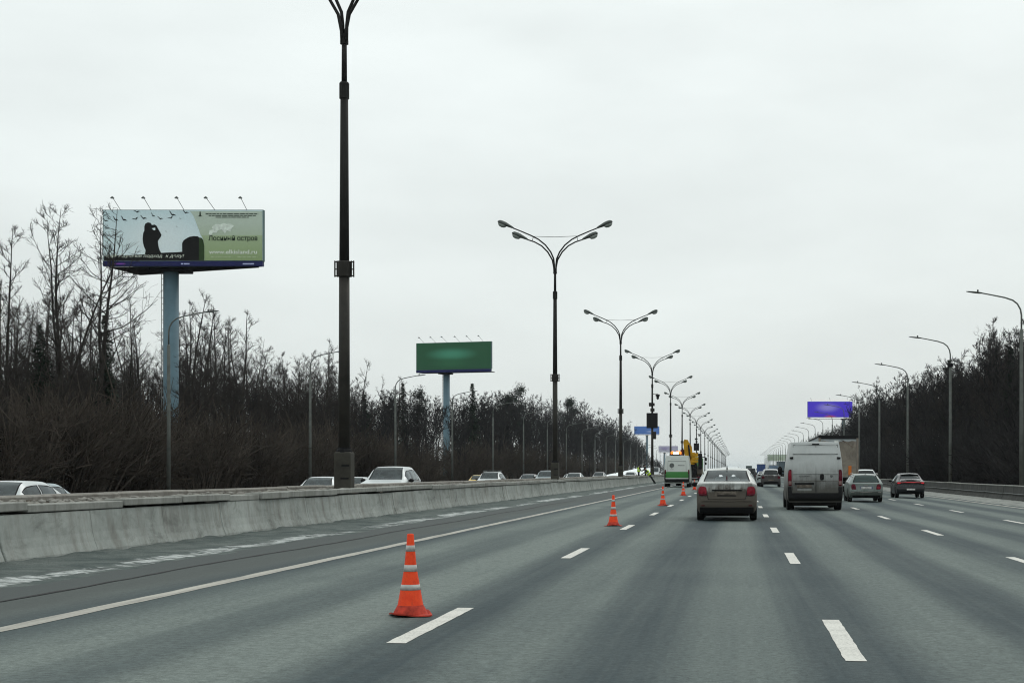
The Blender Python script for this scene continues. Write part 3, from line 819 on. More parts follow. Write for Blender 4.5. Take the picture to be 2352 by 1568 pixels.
LEFT = [(-300, 600), (-60, 620), (0, 640), (60, 690), (105, 650), (160, 670), (215, 650), (262, 690), (330, 690), (380, 715), (430, 672), (495, 690), (552, 715), (585, 790), (640, 812), (742, 790), (800, 825), (838, 868), (862, 912), (905, 890), (1000, 912), (1100, 905), (1180, 900), (1300, 915), (1352, 925), (1400, 945), (1440, 975), (1470, 1010), (1500, 1048), (1530, 1068), (1600, 1078), (1690, 1082)]
RIGHT = [(1700, 1082), (1800, 1050), (1840, 1015), (1860, 1004), (1900, 985), (1950, 966), (1964, 912), (2000, 890), (2060, 864), (2120, 850), (2180, 834), (2230, 805), (2262, 785), (2300, 762), (2330, 768), (2360, 760), (2450, 690), (2700, 560), (4000, 300)]
def prof_y(P, x): return float(np.interp(x, [p[0] for p in P], [p[1] for p in P]))

# trees that stand out on the left
at_tree(6, 518, -45, PROTO[0], 'tall bare tree at the left picture edge, rising above the wood', rz=0.4)
at_tree(126, 478, -44, PROTO[2], 'tall bare tree with spreading branches, second from the left picture edge', rz=1.0)
at_tree(208, 468, -44, PROTO[1], 'tall bare tree whose branches cross the left end of the large billboard', rz=2.2)
at_tree(296, 672, -47, PROTO[5], 'bare tree below the large billboard, just left of its column')
at_tree(432, 672, -48, PROTO[4], 'tallest bare tree just right of the large billboard column')
at_tree(548, 708, -46, PROTO[3], 'tall bare tree at the right end of the high clump beside the billboard')
at_tree(742, 775, -47, PROTO[3], 'slim bare tree rising just left of the nearest median lamp post')
at_tree(822, 828, -47, PROTO[4], 'bare tree just right of the nearest median lamp post')
at_tree(908, 862, -47, PROTO[3], 'slim bare tree behind the third curved lamp post on the left')
at_tree(620, 850, -44, PROTO[3], 'dead-looking thin bare trunk in the gap right of the high clump')
# evergreens
at_tree(1085, 880, -46, FIR[0], 'pointed dark fir standing alone above the wood right of the green billboard', None, 'fir_tree', 'tree')
at_tree(926, 880, -50, FIR[1], 'small pointed fir right of the third curved lamp post on the left', None, 'fir_tree')
at_tree(242, 722, -46, FIR[0], 'dark fir under the large billboard, left of its column', None, 'fir_tree')
at_tree(92, 745, -48, FIR[1], 'dark fir between the tall bare trees at the far left', None, 'fir_tree')
at_tree(838, 905, -47, FIR[1], 'low dark fir right of the nearest median lamp post', None, 'fir_tree')
at_tree(958, 900, -52, PINE[0], 'dark pine left of the green billboard column', None, 'pine_tree')
at_tree(1160, 897, -50, PINE[1], 'dark pine with a broad crown right of the pointed fir', None, 'pine_tree')
at_tree(1195, 893, -52, PINE[0], 'dark round-topped pine left of the second median lamp post', None, 'pine_tree')
at_tree(1304, 908, -52, PINE[1], 'small pine with a tufted top right of the second median lamp post', None, 'pine_tree')
# distinguishable trees on the right
at_tree(2300, 742, 27, PROTO[6], 'tall bushy bare tree rising highest on the right-hand slope', rz=0.3)
at_tree(2322, 796, 25, FIR[0], 'dark fir on the right slope in front of the tallest bushy tree', None, 'fir_tree')
at_tree(2346, 765, 26, PROTO[4], 'bare tree at the right picture edge beside the nearest curved lamp post')
at_tree(2180, 826, 26, FIR[1], 'dark fir behind the second curved lamp post on the right', None, 'fir_tree')
at_tree(2240, 785, 28, PROTO[4], 'bare tree left of the tallest bushy tree on the right slope')
at_tree(1978, 898, 27, PROTO[6], 'bare tree at the left end of the right-hand wood, above the violet billboard')
at_tree(2016, 870, 26, PROTO[5], 'thin bare tree beside the fourth curved lamp post on the right')

# the other trees one can still tell apart at the edge of the left wood
g = random.Random(77)
CLEAR = [(352, 402, 147), (994, 1046, 288)]
def blocked(px, Y, pad=0): return any(a - pad < px < b + pad and Y < yb for a, b, yb in CLEAR)
px = -46.0; cnt = 0
while px < 860:
    X = -g.uniform(46, 64); Y = to_y(px, X)
    if not blocked(px, Y, 12):
        py = prof_y(LEFT, px) + abs(g.gauss(0, 1)) * 55 + 6
        if 340 < px < 415: py += 20
        zone = next(z for q, z in ((60, 'at the far left, left of the second tall bare tree'), (126, 'just left of the second tall bare tree'), (208, 'between the two tallest bare trees on the left'), (376, 'under the large billboard, left of its column'), (470, 'just right of the large billboard column'), (580, 'at the right end of the high clump beside the billboard'), (700, 'in the low stretch left of the near lamp post'), (788, 'just left of the near median lamp post'), (9999, 'between the near lamp post and the green billboard')) if px < q)
        plant(PROTO[g.choice([0, 1, 3, 4, 5, 6, 3, 5])], X, Y, top_h(py, X, Y), 'bare tree ' + zone, 'bare trees ' + zone); cnt += 1
    px += g.uniform(9, 21) if px < 600 else g.uniform(6, 13)
px = 2010.0
while px < 2380:
    X = g.uniform(24, 38); Y = to_y(px, X); py = prof_y(RIGHT, px) + abs(g.gauss(0, 1)) * 22 + 2
    plant(PROTO[g.choice([3, 4, 5, 6])], X, Y, top_h(py, X, Y), 'bare tree along the crest of the right-hand wooded slope', 'bare trees on the right slope')
    px += g.uniform(6, 13)

# young growth filling the depth of both woods
px = -40.0
while px < 880:
    X = -g.uniform(47, 72); Y = to_y(px, X)
    if not blocked(px, Y, 8):
        py = max(prof_y(LEFT, px) + 40, 800) + g.uniform(0, 90)
        plant(PROTO[6], X, Y, max(5.0, top_h(py, X, Y)), 'young bare tree in the dense undergrowth of the left wood', 'young trees in the left wood')
    px += g.uniform(9, 17)
px = 1985.0
while px < 2390:
    X = g.uniform(23, 34); Y = to_y(px, X); py = prof_y(RIGHT, px) + g.uniform(25, 110)
    plant(PROTO[6], X, Y, max(4.0, top_h(py, X, Y)), 'young bare tree in the dense growth of the right-hand slope', 'young trees on the right slope')
    px += g.uniform(9, 17)

# the far-off wood on both sides reads as one dark mass: one object each
def low_tree(seed, H=15, rt=0.036, nb=24):
    big, small = bare_tree(seed, H=H, first=0.16, spread=0.25, nb=nb, ns=4, nt=4, up=0.9, rt=rt, fork=0.8, fine=False)
    lines = [(P, r_, 3) for P, r_, n in big] + [(P[[0, 3, 6]] if len(P) == 7 else P[[0, -1]], r_[[0, 3, 6]] if len(P) == 7 else r_[[0, -1]], 2) for P, r_, n in small]
    me = polylines_mesh('tmp', lines, M_TWIG)
    V = np.zeros(len(me.vertices) * 3, dtype=np.float32); me.vertices.foreach_get('co', V)
    F = np.zeros(len(me.loops), dtype=np.int32); me.loops.foreach_get('vertex_index', F)
    bpy.data.meshes.remove(me)
    return V.reshape(-1, 3), F.reshape(-1, 4), H
LOWT = [low_tree(100 + i) for i in range(6)]
def scatter(items, protos):
    """items: (x, y, z, h, w)"""
    Vs, Fs, off = [], [], 0
    for x, y, z, h, w in items:
        V, F, H = protos[int(nrng.integers(len(protos)))]
        a = nrng.uniform(0, 6.28); c, s = math.cos(a), math.sin(a); k = w / H
        P = np.stack([(V[:, 0] * c - V[:, 1] * s) * k + x, (V[:, 0] * s + V[:, 1] * c) * k + y, V[:, 2] * h / H + z], 1)
        Vs.append(P); Fs.append(F + off); off += len(P)
    return np.concatenate(Vs), np.concatenate(Fs)
items = []
g = random.Random(5)
while len(items) < 290:                     # left, from the green billboard on
    X = -43 - abs(g.gauss(0, 1)) * 16; Y = 180 + 780 * g.random() ** 1.35
    px = VX + FPX * X / Y
    if blocked(px, Y, 4) or px < 620: continue
    lim = top_h((prof_y(LEFT, px) if px > 880 else 905 + g.uniform(0, 40)) + abs(g.gauss(0, 1)) * 7, X, Y)
    h = min(g.uniform(15, 24), lim)
    if h < 3.5: continue
    items.append((X, Y, terr(X, Y) - .1, h, max(h, 11) * g.uniform(.8, 1.1)))
for k in range(105):                        # left, depth of the wood behind the near trees
    X = -g.uniform(56, 105); px = g.uniform(-40, 900); Y = to_y(px, X)
    lim = top_h(max(prof_y(LEFT, px), 760) + g.uniform(40, 130), X, Y)
    h = min(g.uniform(10, 16), lim)
    if h < 3.5 or blocked(px, Y, 4): continue
    items.append((X, Y, terr(X, Y) - .1, h, max(h, 10)))
V, F = scatter(items, LOWT)
tag(link_mesh('wood', np_mesh('wood', V, F, M_WOOD), None), 'dark leafless wood receding along the left side of the motorway', 'wood', kind='stuff')
items = []
while len(items) < 275:
    X = 22 + abs(g.gauss(0, 1)) * 13; Y = 105 + 560 * g.random() ** 1.3
    px = VX + FPX * X / Y
    if px > 2460: continue
    lim = top_h(prof_y(RIGHT, px) + abs(g.gauss(0, 1)) * 7, X, Y)
    h = min(g.uniform(11, 17), lim)
    if h < 3: continue
    if 1925 < px < 1955 and Y < 520 and False: continue
    items.append((X, Y, terr(X, Y) - .1, h, max(h, 9) * g.uniform(.8, 1.1)))
V, F = scatter(items, LOWT)
tag(link_mesh('wood', np_mesh('wood', V, F, M_WOOD), None), 'dark leafless wood on the slope along the right side', 'wood', kind='stuff')
# brushwood in front of both woods
def shrub(seed):
    g_ = np.random.default_rng(seed); lines = []
    for s in range(46):
        a = g_.uniform(0, 6.28); r = g_.uniform(0, .35); p = np.array([math.cos(a) * r, math.sin(a) * r, 0]); d = np.array([math.cos(a) * .4, math.sin(a) * .4, 1.0]) + g_.normal(0, .18, 3)
        L = g_.uniform(.55, 1.05); P = [p]
        for k in range(3):
            d = d + g_.normal(0, .14, 3); d /= np.linalg.norm(d); P.append(P[-1] + d * L / 3)
        P = np.array(P); lines.append((P, np.array([.010, .008, .006, .004]), 2))
        for q in range(7):
            i = int(g_.integers(1, 3)); p2 = P[i] + (P[i + 1] - P[i]) * g_.random(); dd = (P[i + 1] - P[i]); dd = dd / np.linalg.norm(dd) + g_.normal(0, .5, 3)
            lines.append((np.stack([p2, p2 + dd * .12, p2 + dd * .24 + g_.normal(0, .03, 3)]), np.array([.006, .005, .003]), 2))
    me = polylines_mesh('tmp', lines, M_BRUSH)
    V = np.zeros(len(me.vertices) * 3, dtype=np.float32); me.vertices.foreach_get('co', V)
    F = np.zeros(len(me.loops), dtype=np.int32); me.loops.foreach_get('vertex_index', F)
    bpy.data.meshes.remove(me); return V.reshape(-1, 3), F.reshape(-1, 4), 1.0
SHR = [shrub(200 + i) for i in range(5)]
items = []
while len(items) < 330:
    X = -42.5 - abs(g.gauss(0, 1)) * 6; px = g.uniform(-30, 1440); Y = to_y(px, X)
    h = g.uniform(3.0, 6.6) * (1 if Y < 250 else 1.15)
    if blocked(px, Y, 10): h = g.uniform(0.8, 2.0)
    items.append((X, Y, terr(X, Y) - .1, h, h * g.uniform(0.75, 1.0)))
V, F = scatter(items, SHR)
tag(link_mesh('brushwood', np_mesh('brushwood', V, F, M_BRUSH), None), 'brown leafless brushwood below the trees on the left', 'brushwood', kind='stuff')
items = []
while len(items) < 190:
    X = 19.5 + abs(g.gauss(0, 1)) * 4; px = g.uniform(1880, 2420); Y = to_y(px, X); h = g.uniform(2.5, 5.5)
    items.append((X, Y, terr(X, Y) - .1, h, h * g.uniform(0.75, 1.0)))
V, F = scatter(items, SHR)
tag(link_mesh('brushwood', np_mesh('brushwood', V, F, M_WOOD), None), 'dark brushwood at the foot of the right-hand slope', 'brushwood', kind='stuff')

# ------------------------------------------------------------------ billboards
def lettering(text, size, width, mat, parent, loc, shear=0.0, name='lettering', bold=0.0):
    cu = bpy.data.curves.new('text', 'FONT'); cu.body = text; cu.size = size; cu.shear = shear; cu.offset = bold
    tmp = bpy.data.objects.new('text', cu); COL.objects.link(tmp)
    dg = bpy.context.evaluated_depsgraph_get(); me = bpy.data.meshes.new_from_object(tmp.evaluated_get(dg))
    bpy.data.objects.remove(tmp); bpy.data.curves.remove(cu)
    co = np.zeros(len(me.vertices) * 3, dtype=np.float32); me.vertices.foreach_get('co', co); co = co.reshape(-1, 3)
    k = width / max(1e-6, (co[:, 0].max() - co[:, 0].min())); x0 = co[:, 0].min()
    out = np.stack([(co[:, 0] - x0) * k + loc[0], np.full(len(co), loc[1]), co[:, 1] + loc[2]], 1)
    me.vertices.foreach_set('co', out.astype(np.float32).ravel()); me.materials.clear(); me.materials.append(mat); me.update()
    return link_mesh(name, me, None, parent)
def flat(poly, y, name, mat, parent, th=0.012):
    return MB().prism(poly, y, y + th).build(name, mat, parent)
def gradient_print(name, c0, c1, z0, z1, blob=None):
    """printed sheet whose ink fades from c0 (at z0) to c1 (at z1); blob = (x, z, rx, rz, colour)"""
    t = NT(name); sep = t.new('ShaderNodeSeparateXYZ'); t.link(t.coord(), sep.inputs[0])
    c = t.mix(t.ramp(sep.outputs['Z'], z0, z1), c0, c1)
    for b in (blob or []):
        dx = t.math('DIVIDE', t.math('SUBTRACT', sep.outputs['X'], b[0]), b[2]); dz = t.math('DIVIDE', t.math('SUBTRACT', sep.outputs['Z'], b[1]), b[3])
        d = t.math('SQRT', t.math('ADD', t.math('MULTIPLY', dx, dx), t.math('MULTIPLY', dz, dz)))
        c = t.mix(t.ramp(d, 1.0, 0.1, 0, b[5] if len(b) > 5 else 0.8, True), c, b[4])
    n = t.noise(9, 4, 0.7); v = t.new('ShaderNodeVectorMath', operation='SCALE'); t.link(c, v.inputs[0]); t.link(t.ramp(n, 0.3, 0.7, 0.9, 1.08), v.inputs['Scale'])
    t.base(v.outputs[0]); t.rough(0.55); return t.m
M_BLUEPOLE = plain('blue_column', (0.105, 0.170, 0.205), 0.6, 0.0, var=0.18, scale=0.6)
M_NAVY = plain('navy_board', (0.016, 0.020, 0.095), 0.5)
M_FRAME = plain('billboard_frame', (0.10, 0.16, 0.16), 0.5, 0.2)
M_INK = plain('black_print', (0.008, 0.008, 0.008), 0.6)
def billboard(label, x, y, zb, W, H, rz, face_mat, pole_x, pole_r=0.7, back=None, lights=5, zg=-0.5, strip=True, polemat=None, name='billboard'):
    """x, y: left lower corner of the printed face in the world; local x runs along the face"""
    r = thing(name, label, 'billboard', (x, y, 0), rz)
    MB().lathe([(pole_r * 1.05, zg), (pole_r, 2.0), (pole_r, zb - 0.35)], 20, 'z', (pole_x, 1.2 + pole_r, 0)).build('column', polemat or M_BLUEPOLE, r, True)
    m = MB(); m.box(-0.08, W + 0.08, 0.0, 0.45, zb, zb + H, 0.02); m.build('panel', M_FRAME, r)
    fc = MB().prism([(0, zb + 0.06), (W, zb + 0.06), (W, zb + H - 0.06), (0, zb + H - 0.06)], -0.03, -0.005).build('poster', face_mat, r)
    if strip: MB().box(-0.02, W + 0.02, -0.15, 0.3, zb - 0.48, zb - 0.02, 0.02).build('name_board', M_NAVY, r)
    if back:
        bx, by = back; m = MB(); d = Vector((bx - W, by)); d2 = Vector((-d.y, d.x)).normalized() * 0.35
        P = [(W, 0.47), (W + d2.x, 0.47 + d2.y), (bx + d2.x, by + d2.y), (bx, by)]
        m.prism(P, zb - 0.45, zb + H - 0.1, 'xy'); m.build('rear_panel', M_FRAME, r)
        m = MB(); m.prism([(0.3, 0.5), (W - 0.5, 0.5), (bx + 0.6, by - 0.3)], zb - 0.55, zb - 0.46, 'xy'); m.build('catwalk', M_BLACK, r)
        MB().box(pole_x - 1.6, pole_x + 1.6, 0.7, 3.4, zb - 0.78, zb - 0.55, 0.03).build('girder', M_BLACK, r)
        m = MB(); m.tube([(bx - 1.2, by - 1.2, zb - 0.7), (bx - 1.2, by - 1.2, zb + 0.1)], 0.04, 5); m.tube([(bx - 1.2, by - 0.2, zb - 0.7), (bx - 1.2, by - 0.2, zb + 0.1)], 0.04, 5)
        for z in (zb - 0.7, zb - 0.3, zb + 0.1): m.tube([(bx - 1.2, by - 1.2, z), (bx - 1.2, by - 0.2, z), (bx - 0.1, by - 0.1, z)], 0.035, 5)
        m.build('handrail', M_STEEL, r)
    else:
        m = MB(); m.box(0.3, W - 0.3, 0.45, 2.2, zb - 0.5, zb - 0.4); m.box(pole_x - 1.0, pole_x + 1.0, 0.3, 2.6, zb - 0.75, zb - 0.5); m.build('girder', M_BLACK, r)
    m = MB()
    for sx in (-0.24, 0.24): m.tube([(pole_x - pole_r - 0.12, 1.2 + pole_r + sx, 3.0), (pole_x - pole_r - 0.12, 1.2 + pole_r + sx, zb - 0.4)], 0.035, 5)
    z = 3.0
    while z < zb - 0.5: m.tube([(pole_x - pole_r - 0.12, 1.2 + pole_r - .24, z), (pole_x - pole_r - 0.12, 1.2 + pole_r + .24, z)], 0.025, 4); z += 0.6
    m.build('ladder', M_STEEL, r)
    for k in range(lights):
        lx_ = W * (0.10 + 0.80 * k / max(1, lights - 1)) + rng.uniform(-.1, .1); sw = rng.uniform(-0.55, -0.2)
        m = MB(); m.tube([(lx_, 0.1, zb + H), (lx_ + sw, -1.1, zb + H + 0.95)], 0.026, 6); a = m.build('floodlight_arm', M_STEEL, r)
        m = MB(); m.lathe([(0.04, 0.14), (0.10, 0.08), (0.20, -0.04), (0.18, -0.07)], 10, 'z', (lx_ + sw - 0.02, -1.12, zb + H + 0.93)); m.build('floodlight', M_STEEL, a, True)
    return r, fc
# 1: the large one on the left
W1, H1, U = 15.0, 4.86, 15.0 / 2060
B1Y = 145.0; zb1 = (VY - 600) * B1Y / FPX + EYE
b1x = (238 - VX) * B1Y / FPX
M_P1 = gradient_print('poster_sky', (0.72, 0.84, 0.86), (0.58, 0.75, 0.79), zb1, zb1 + H1, [(5.2, zb1 + 2.2, 5.0, 3.0, (0.80, 0.88, 0.89), 0.6)])
bb1, face1 = billboard('large billboard with a birdwatcher silhouette on a thick blue column at left', b1x, B1Y, zb1, W1, H1, 0, M_P1, (376 - 238) * B1Y / FPX, 0.70, back=(0.5, 6.4))
def pu(pts): return [((u - 125) * U, zb1 + 0.06 + (872 - v) * U) for u, v in pts]
M_G1 = gradient_print('poster_green', (0.31, 0.40, 0.21), (0.47, 0.56, 0.47), zb1 + 0.3, zb1 + 3.6)
flat(pu([(1435, 870), (1432, 690), (1418, 600), (1385, 540), (1360, 470), (1330, 390), (1290, 290), (1245, 230), (2183, 230), (2183, 870)]), -0.050, 'green_field', M_G1, face1)
flat(pu([(1435, 870), (1432, 690), (1425, 620), (1400, 548), (2183, 545), (2183, 870)]), -0.068, 'green_band', gradient_print('poster_band', (0.25, 0.35, 0.15), (0.34, 0.44, 0.26), zb1, zb1 + 2.3), face1)
M_SIL = M_INK
flat(pu([(132, 870), (132, 818), (300, 803), (480, 800), (640, 793), (760, 790), (880, 772), (960, 768), (1060, 765), (1150, 758), (1150, 870)]), -0.050, 'ground_silhouette', M_SIL, face1)
flat(pu([(660, 800), (672, 740), (650, 690), (638, 640), (633, 590), (640, 520), (655, 485), (655, 430), (668, 395), (700, 378), (735, 385), (752, 412), (790, 406), (815, 425), (830, 455), (850, 490), (876, 538), (868, 565), (845, 595), (830, 622), (836, 680), (850, 730), (878, 782), (868, 800)]), -0.052, 'figure_silhouette', M_SIL, face1)
flat(pu([(752, 456), (795, 446), (800, 472), (783, 484), (768, 470)]), -0.070, 'light_gap', M_P1, face1)
flat(pu([(1148, 870), (1146, 650), (1165, 612), (1195, 590), (1240, 566), (1300, 556), (1350, 560), (1366, 574), (1366, 870)]), -0.086, 'tree_silhouette', M_SIL, face1)
flat(pu([(1366, 870), (1366, 574), (1398, 578), (1418, 606), (1432, 680), (1432, 870)]), -0.088, 'tree_silhouette', plain('dark_green_print', (0.03, 0.06, 0.02), 0.6), face1)
gb = random.Random(4)
for (u, v, s, a) in ((150, 345, 1.0, 0.5), (283, 330, 1.2, 0.75), (390, 330, 1.25, 0.75), (540, 325, 1.0, -0.9), (645, 312, 1.2, 0.35), (560, 232, 1.0, -0.2), (768, 280, 0.9, 0.9), (862, 320, 1.0, 0.2), (1020, 265, 1.3, 0.6), (995, 312, 0.9, -0.9), (1190, 240, 1.1, 0.3), (1122, 325, 0.35, 0.2), (1075, 430, 0.3, 0.2), (935, 492, 0.3, 0.2)):
    P = [(-44, -16), (-22, -10), (-4, 6), (14, -2), (40, 4), (16, 10), (4, 20), (-10, 12), (-24, -1)]
    c, sn = math.cos(a * .6), math.sin(a * .6)
    flat(pu([(u + s * (x * c - y * sn), v + s * (x * sn + y * c)) for x, y in P]), -0.052, 'bird_silhouette', M_SIL, face1)
# pale map shape, small print, lettering
flat(pu([(1490, 530), (1500, 480), (1545, 470), (1530, 440), (1580, 400), (1640, 405), (1680, 388), (1720, 400), (1770, 395), (1820, 425), (1790, 450), (1770, 500), (1725, 480), (1700, 525), (1660, 470), (1610, 480), (1590, 515), (1545, 512), (1520, 545)]), -0.070, 'map_shape', plain('pale_print', (0.70, 0.78, 0.70), 0.6), face1)
M_DKPRINT = plain('dark_print', (0.03, 0.045, 0.03), 0.6); M_WHPRINT = plain('white_print', (0.72, 0.78, 0.68), 0.6)
for (u0, u1, v) in ((1450, 2130, 268), (1490, 2100, 290), (1580, 2010, 312)):
    u = u0
    while u < u1:
        w = gb.uniform(25, 80); flat(pu([(u, v - 5), (min(u + w, u1), v - 5), (min(u + w, u1), v + 5), (u, v + 5)]), -0.070, 'small_print', M_DKPRINT, face1); u += w + 9
for (u0, u1, v) in ((1520, 1800, 828), (1860, 2120, 828)):
    u = u0
    while u < u1:
        w = gb.uniform(20, 60); flat(pu([(u, v - 6), (min(u + w, u1), v - 6), (min(u + w, u1), v + 5), (u, v + 5)]), -0.086, 'small_print', plain('faint_print', (0.42, 0.52, 0.32), 0.6), face1); u += w + 12
flat(pu([(1372, 240), (1384, 240), (1388, 290), (1410, 300), (1345, 300), (1368, 290)]), -0.070, 'emblem', M_DKPRINT, face1)
flat(pu([(150, 820), (190, 795), (230, 800), (290, 790), (300, 815), (255, 838), (190, 836)]), -0.070, 'emblem', M_WHPRINT, face1)
pz = lambda v: zb1 + 0.06 + (872 - v) * U
lettering('Лосиный остров', 0.62, 635 * U, M_DKPRINT, face1, ((1488 - 125) * U, -0.090, pz(612)), bold=0.012)
lettering('www.elkisland.ru', 0.52, 625 * U, M_WHPRINT, face1, ((1492 - 125) * U, -0.090, pz(784)), bold=0.012)
lettering('Научный подход  к делу!', 0.42, 850 * U, M_WHPRINT, face1, ((322 - 125) * U, -0.090, pz(832)), shear=0.25)
nb1 = [c for c in bb1.children if c.name.startswith('name_board')][0]
M_PALEBLUE = plain('pale_lettering', (0.45, 0.5, 0.75), 0.6); M_PURPLE = plain('purple_print', (0.20, 0.06, 0.36), 0.6)
for u0, u1, mt in ((245, 415, M_PURPLE), (1135, 1165, M_PALEBLUE), (1175, 1245, M_PALEBLUE), (1935, 2080, M_PALEBLUE)):
    x0, x1 = (u0 - 125) * U, (u1 - 125) * U
    MB().box(x0, x1, -0.17, -0.155, zb1 - 0.33, zb1 - 0.20).build('small_print', mt, nb1)
# 2: green
def bb_from_px(pxl, pxr, pyb, Y, rz): return (pxl - VX) * Y / FPX, (VY - pyb) * Y / FPX + EYE
x2, z2 = bb_from_px(949, 1133, 848, 286, 0)
M_P2 = gradient_print('green_poster', (0.003, 0.085, 0.030), (0.003, 0.090, 0.030), z2, z2 + 5, [(7.3, z2 + 2.9, 6.2, 1.5, (0.045, 0.27, 0.16), 1.0), (7.0, z2 + 1.2, 5.0, 1.2, (0.012, 0.13, 0.05), 0.7)])
billboard('green billboard with blurred pale lettering on a slim blue-grey column', x2, 289, z2, 15.4, 5.1, -0.30, M_P2, 5.3, 0.62, lights=6)
# 3: violet, right
x3, z3 = bb_from_px(1855, 1958, 958, 505, 0)
M_P3 = gradient_print('violet_poster', (0.065, 0.022, 0.74), (0.075, 0.030, 0.80), z3, z3 + 5, [(6.5, z3 + 3.2, 5.0, 2.0, (0.38, 0.33, 0.90), 0.9), (7.4, z3 + 0.2, 2.6, 0.7, (0.70, 0.05, 0.12), 0.9)])
billboard('violet billboard standing in front of the right-hand wood', x3, 505, z3, 14.7, 5.2, 0, M_P3, 12.0, 0.55, lights=3, strip=False)
# 4, 5: far ones on the left
x4, z4 = bb_from_px(1457, 1514, 997, 920, 0)
billboard('distant blue billboard behind the lamp post with the black cabinet', x4, 920, z4, 14.9, 4.8, 0, gradient_print('blue_poster', (0.05, 0.16, 0.50), (0.07, 0.20, 0.58), z4, z4 + 5, [(9.5, z4 + 1.6, 3.5, .8, (0.35, 0.45, 0.72), .9)]), 7.5, 0.6, lights=4, strip=False)
x5, z5 = bb_from_px(1513, 1557, 1038, 1150, 0)
billboard('distant pale lilac billboard left of the white and green van', x5, 1150, z5, 14.3, 4.6, 0, gradient_print('lilac_poster', (0.50, 0.50, 0.60), (0.42, 0.40, 0.58), z5, z5 + 5, [(4.5, z5 + 2.6, 4.0, 1.6, (0.28, 0.24, 0.46), .9)]), 4.4, 0.5, lights=3, strip=False)
x6, z6 = bb_from_px(1763, 1803, 1058, 1100, 0)
billboard('distant pale green billboard just left of the white van', x6, 1100, z6, 13.5, 4.6, 0, gradient_print('pale_green_poster', (0.40, 0.47, 0.36), (0.44, 0.52, 0.42), z6, z6 + 5, [(3, z6 + 2, 1.6, 2.2, (0.26, 0.34, 0.22), .9), (9, z6 + 2, 1.6, 2.2, (0.26, 0.34, 0.22), .9)]), 7, 0.5, lights=0, strip=False)

# ------------------------------------------------------------------ vehicles
def pchip(xs, ys):
    xs = np.asarray(xs, float); ys = np.asarray(ys, float); h = np.diff(xs); d = np.diff(ys) / h
    m_ = np.zeros(len(xs)); m_[0], m_[-1] = d[0], d[-1]
    for i in range(1, len(xs) - 1):
        if d[i - 1] * d[i] > 0:
            w1, w2 = 2 * h[i] + h[i - 1], h[i] + 2 * h[i - 1]; m_[i] = (w1 + w2) / (w1 / d[i - 1] + w2 / d[i])
    def f(x):
        x = min(max(x, xs[0]), xs[-1]); i = min(int(np.searchsorted(xs, x, 'right')) - 1, len(h) - 1); t = (x - xs[i]) / h[i]
        return ((1 + 2 * t) * ys[i] + t * h[i] * m_[i]) * (1 - t) ** 2 + ((3 - 2 * t) * ys[i + 1] - (1 - t) * h[i] * m_[i + 1]) * t * t
    return f
WHEEL = {}
def wheel(parent, x, y, rad, wid, sgn):
    key = (round(rad, 3), round(wid, 3))
    if key not in WHEEL:
        w = wid / 2
        a = MB().lathe([(rad * .62, -w), (rad * .90, -w), (rad * .98, -w * .78), (rad, -w * .4), (rad, w * .4), (rad * .98, w * .78), (rad * .90, w), (rad * .62, w)], 24, 'x').mesh('tyre'); a.materials.append(M_RUBBER)
        m = MB().lathe([(rad * .63, -w * .9), (rad * .63, w * .86), (rad * .55, w * .8), (rad * .5, w * .55), (rad * .15, w * .62), (rad * .13, w * .7)], 20, 'x')
        for k in range(5):
            t = 2 * math.pi * k / 5; c, s = math.cos(t), math.sin(t); p = rad * .07
            m.add([(w * .66, c * rad * .12 - s * p, s * rad * .12 + c * p), (w * .66, c * rad * .12 + s * p, s * rad * .12 - c * p), (w * .84, c * rad * .57 + s * p, s * rad * .57 - c * p), (w * .84, c * rad * .57 - s * p, s * rad * .57 + c * p)], [(0, 1, 2, 3)])
        b = m.mesh('rim'); b.materials.append(M_RIM)
        for me in (a, b):
            for p in me.polygons: p.use_smooth = True
            try: me.set_sharp_from_angle(angle=R(35))
            except Exception: pass
        WHEEL[key] = (a, b)
    a, b = WHEEL[key]
    o = bpy.data.objects.new('wheel', a); COL.objects.link(o); o.parent = parent; o.location = (x, y, rad); o.rotation_euler = (0, 0, 0 if sgn > 0 else math.pi)
    q = bpy.data.objects.new('rim', b); COL.objects.link(q); q.parent = o
    return o

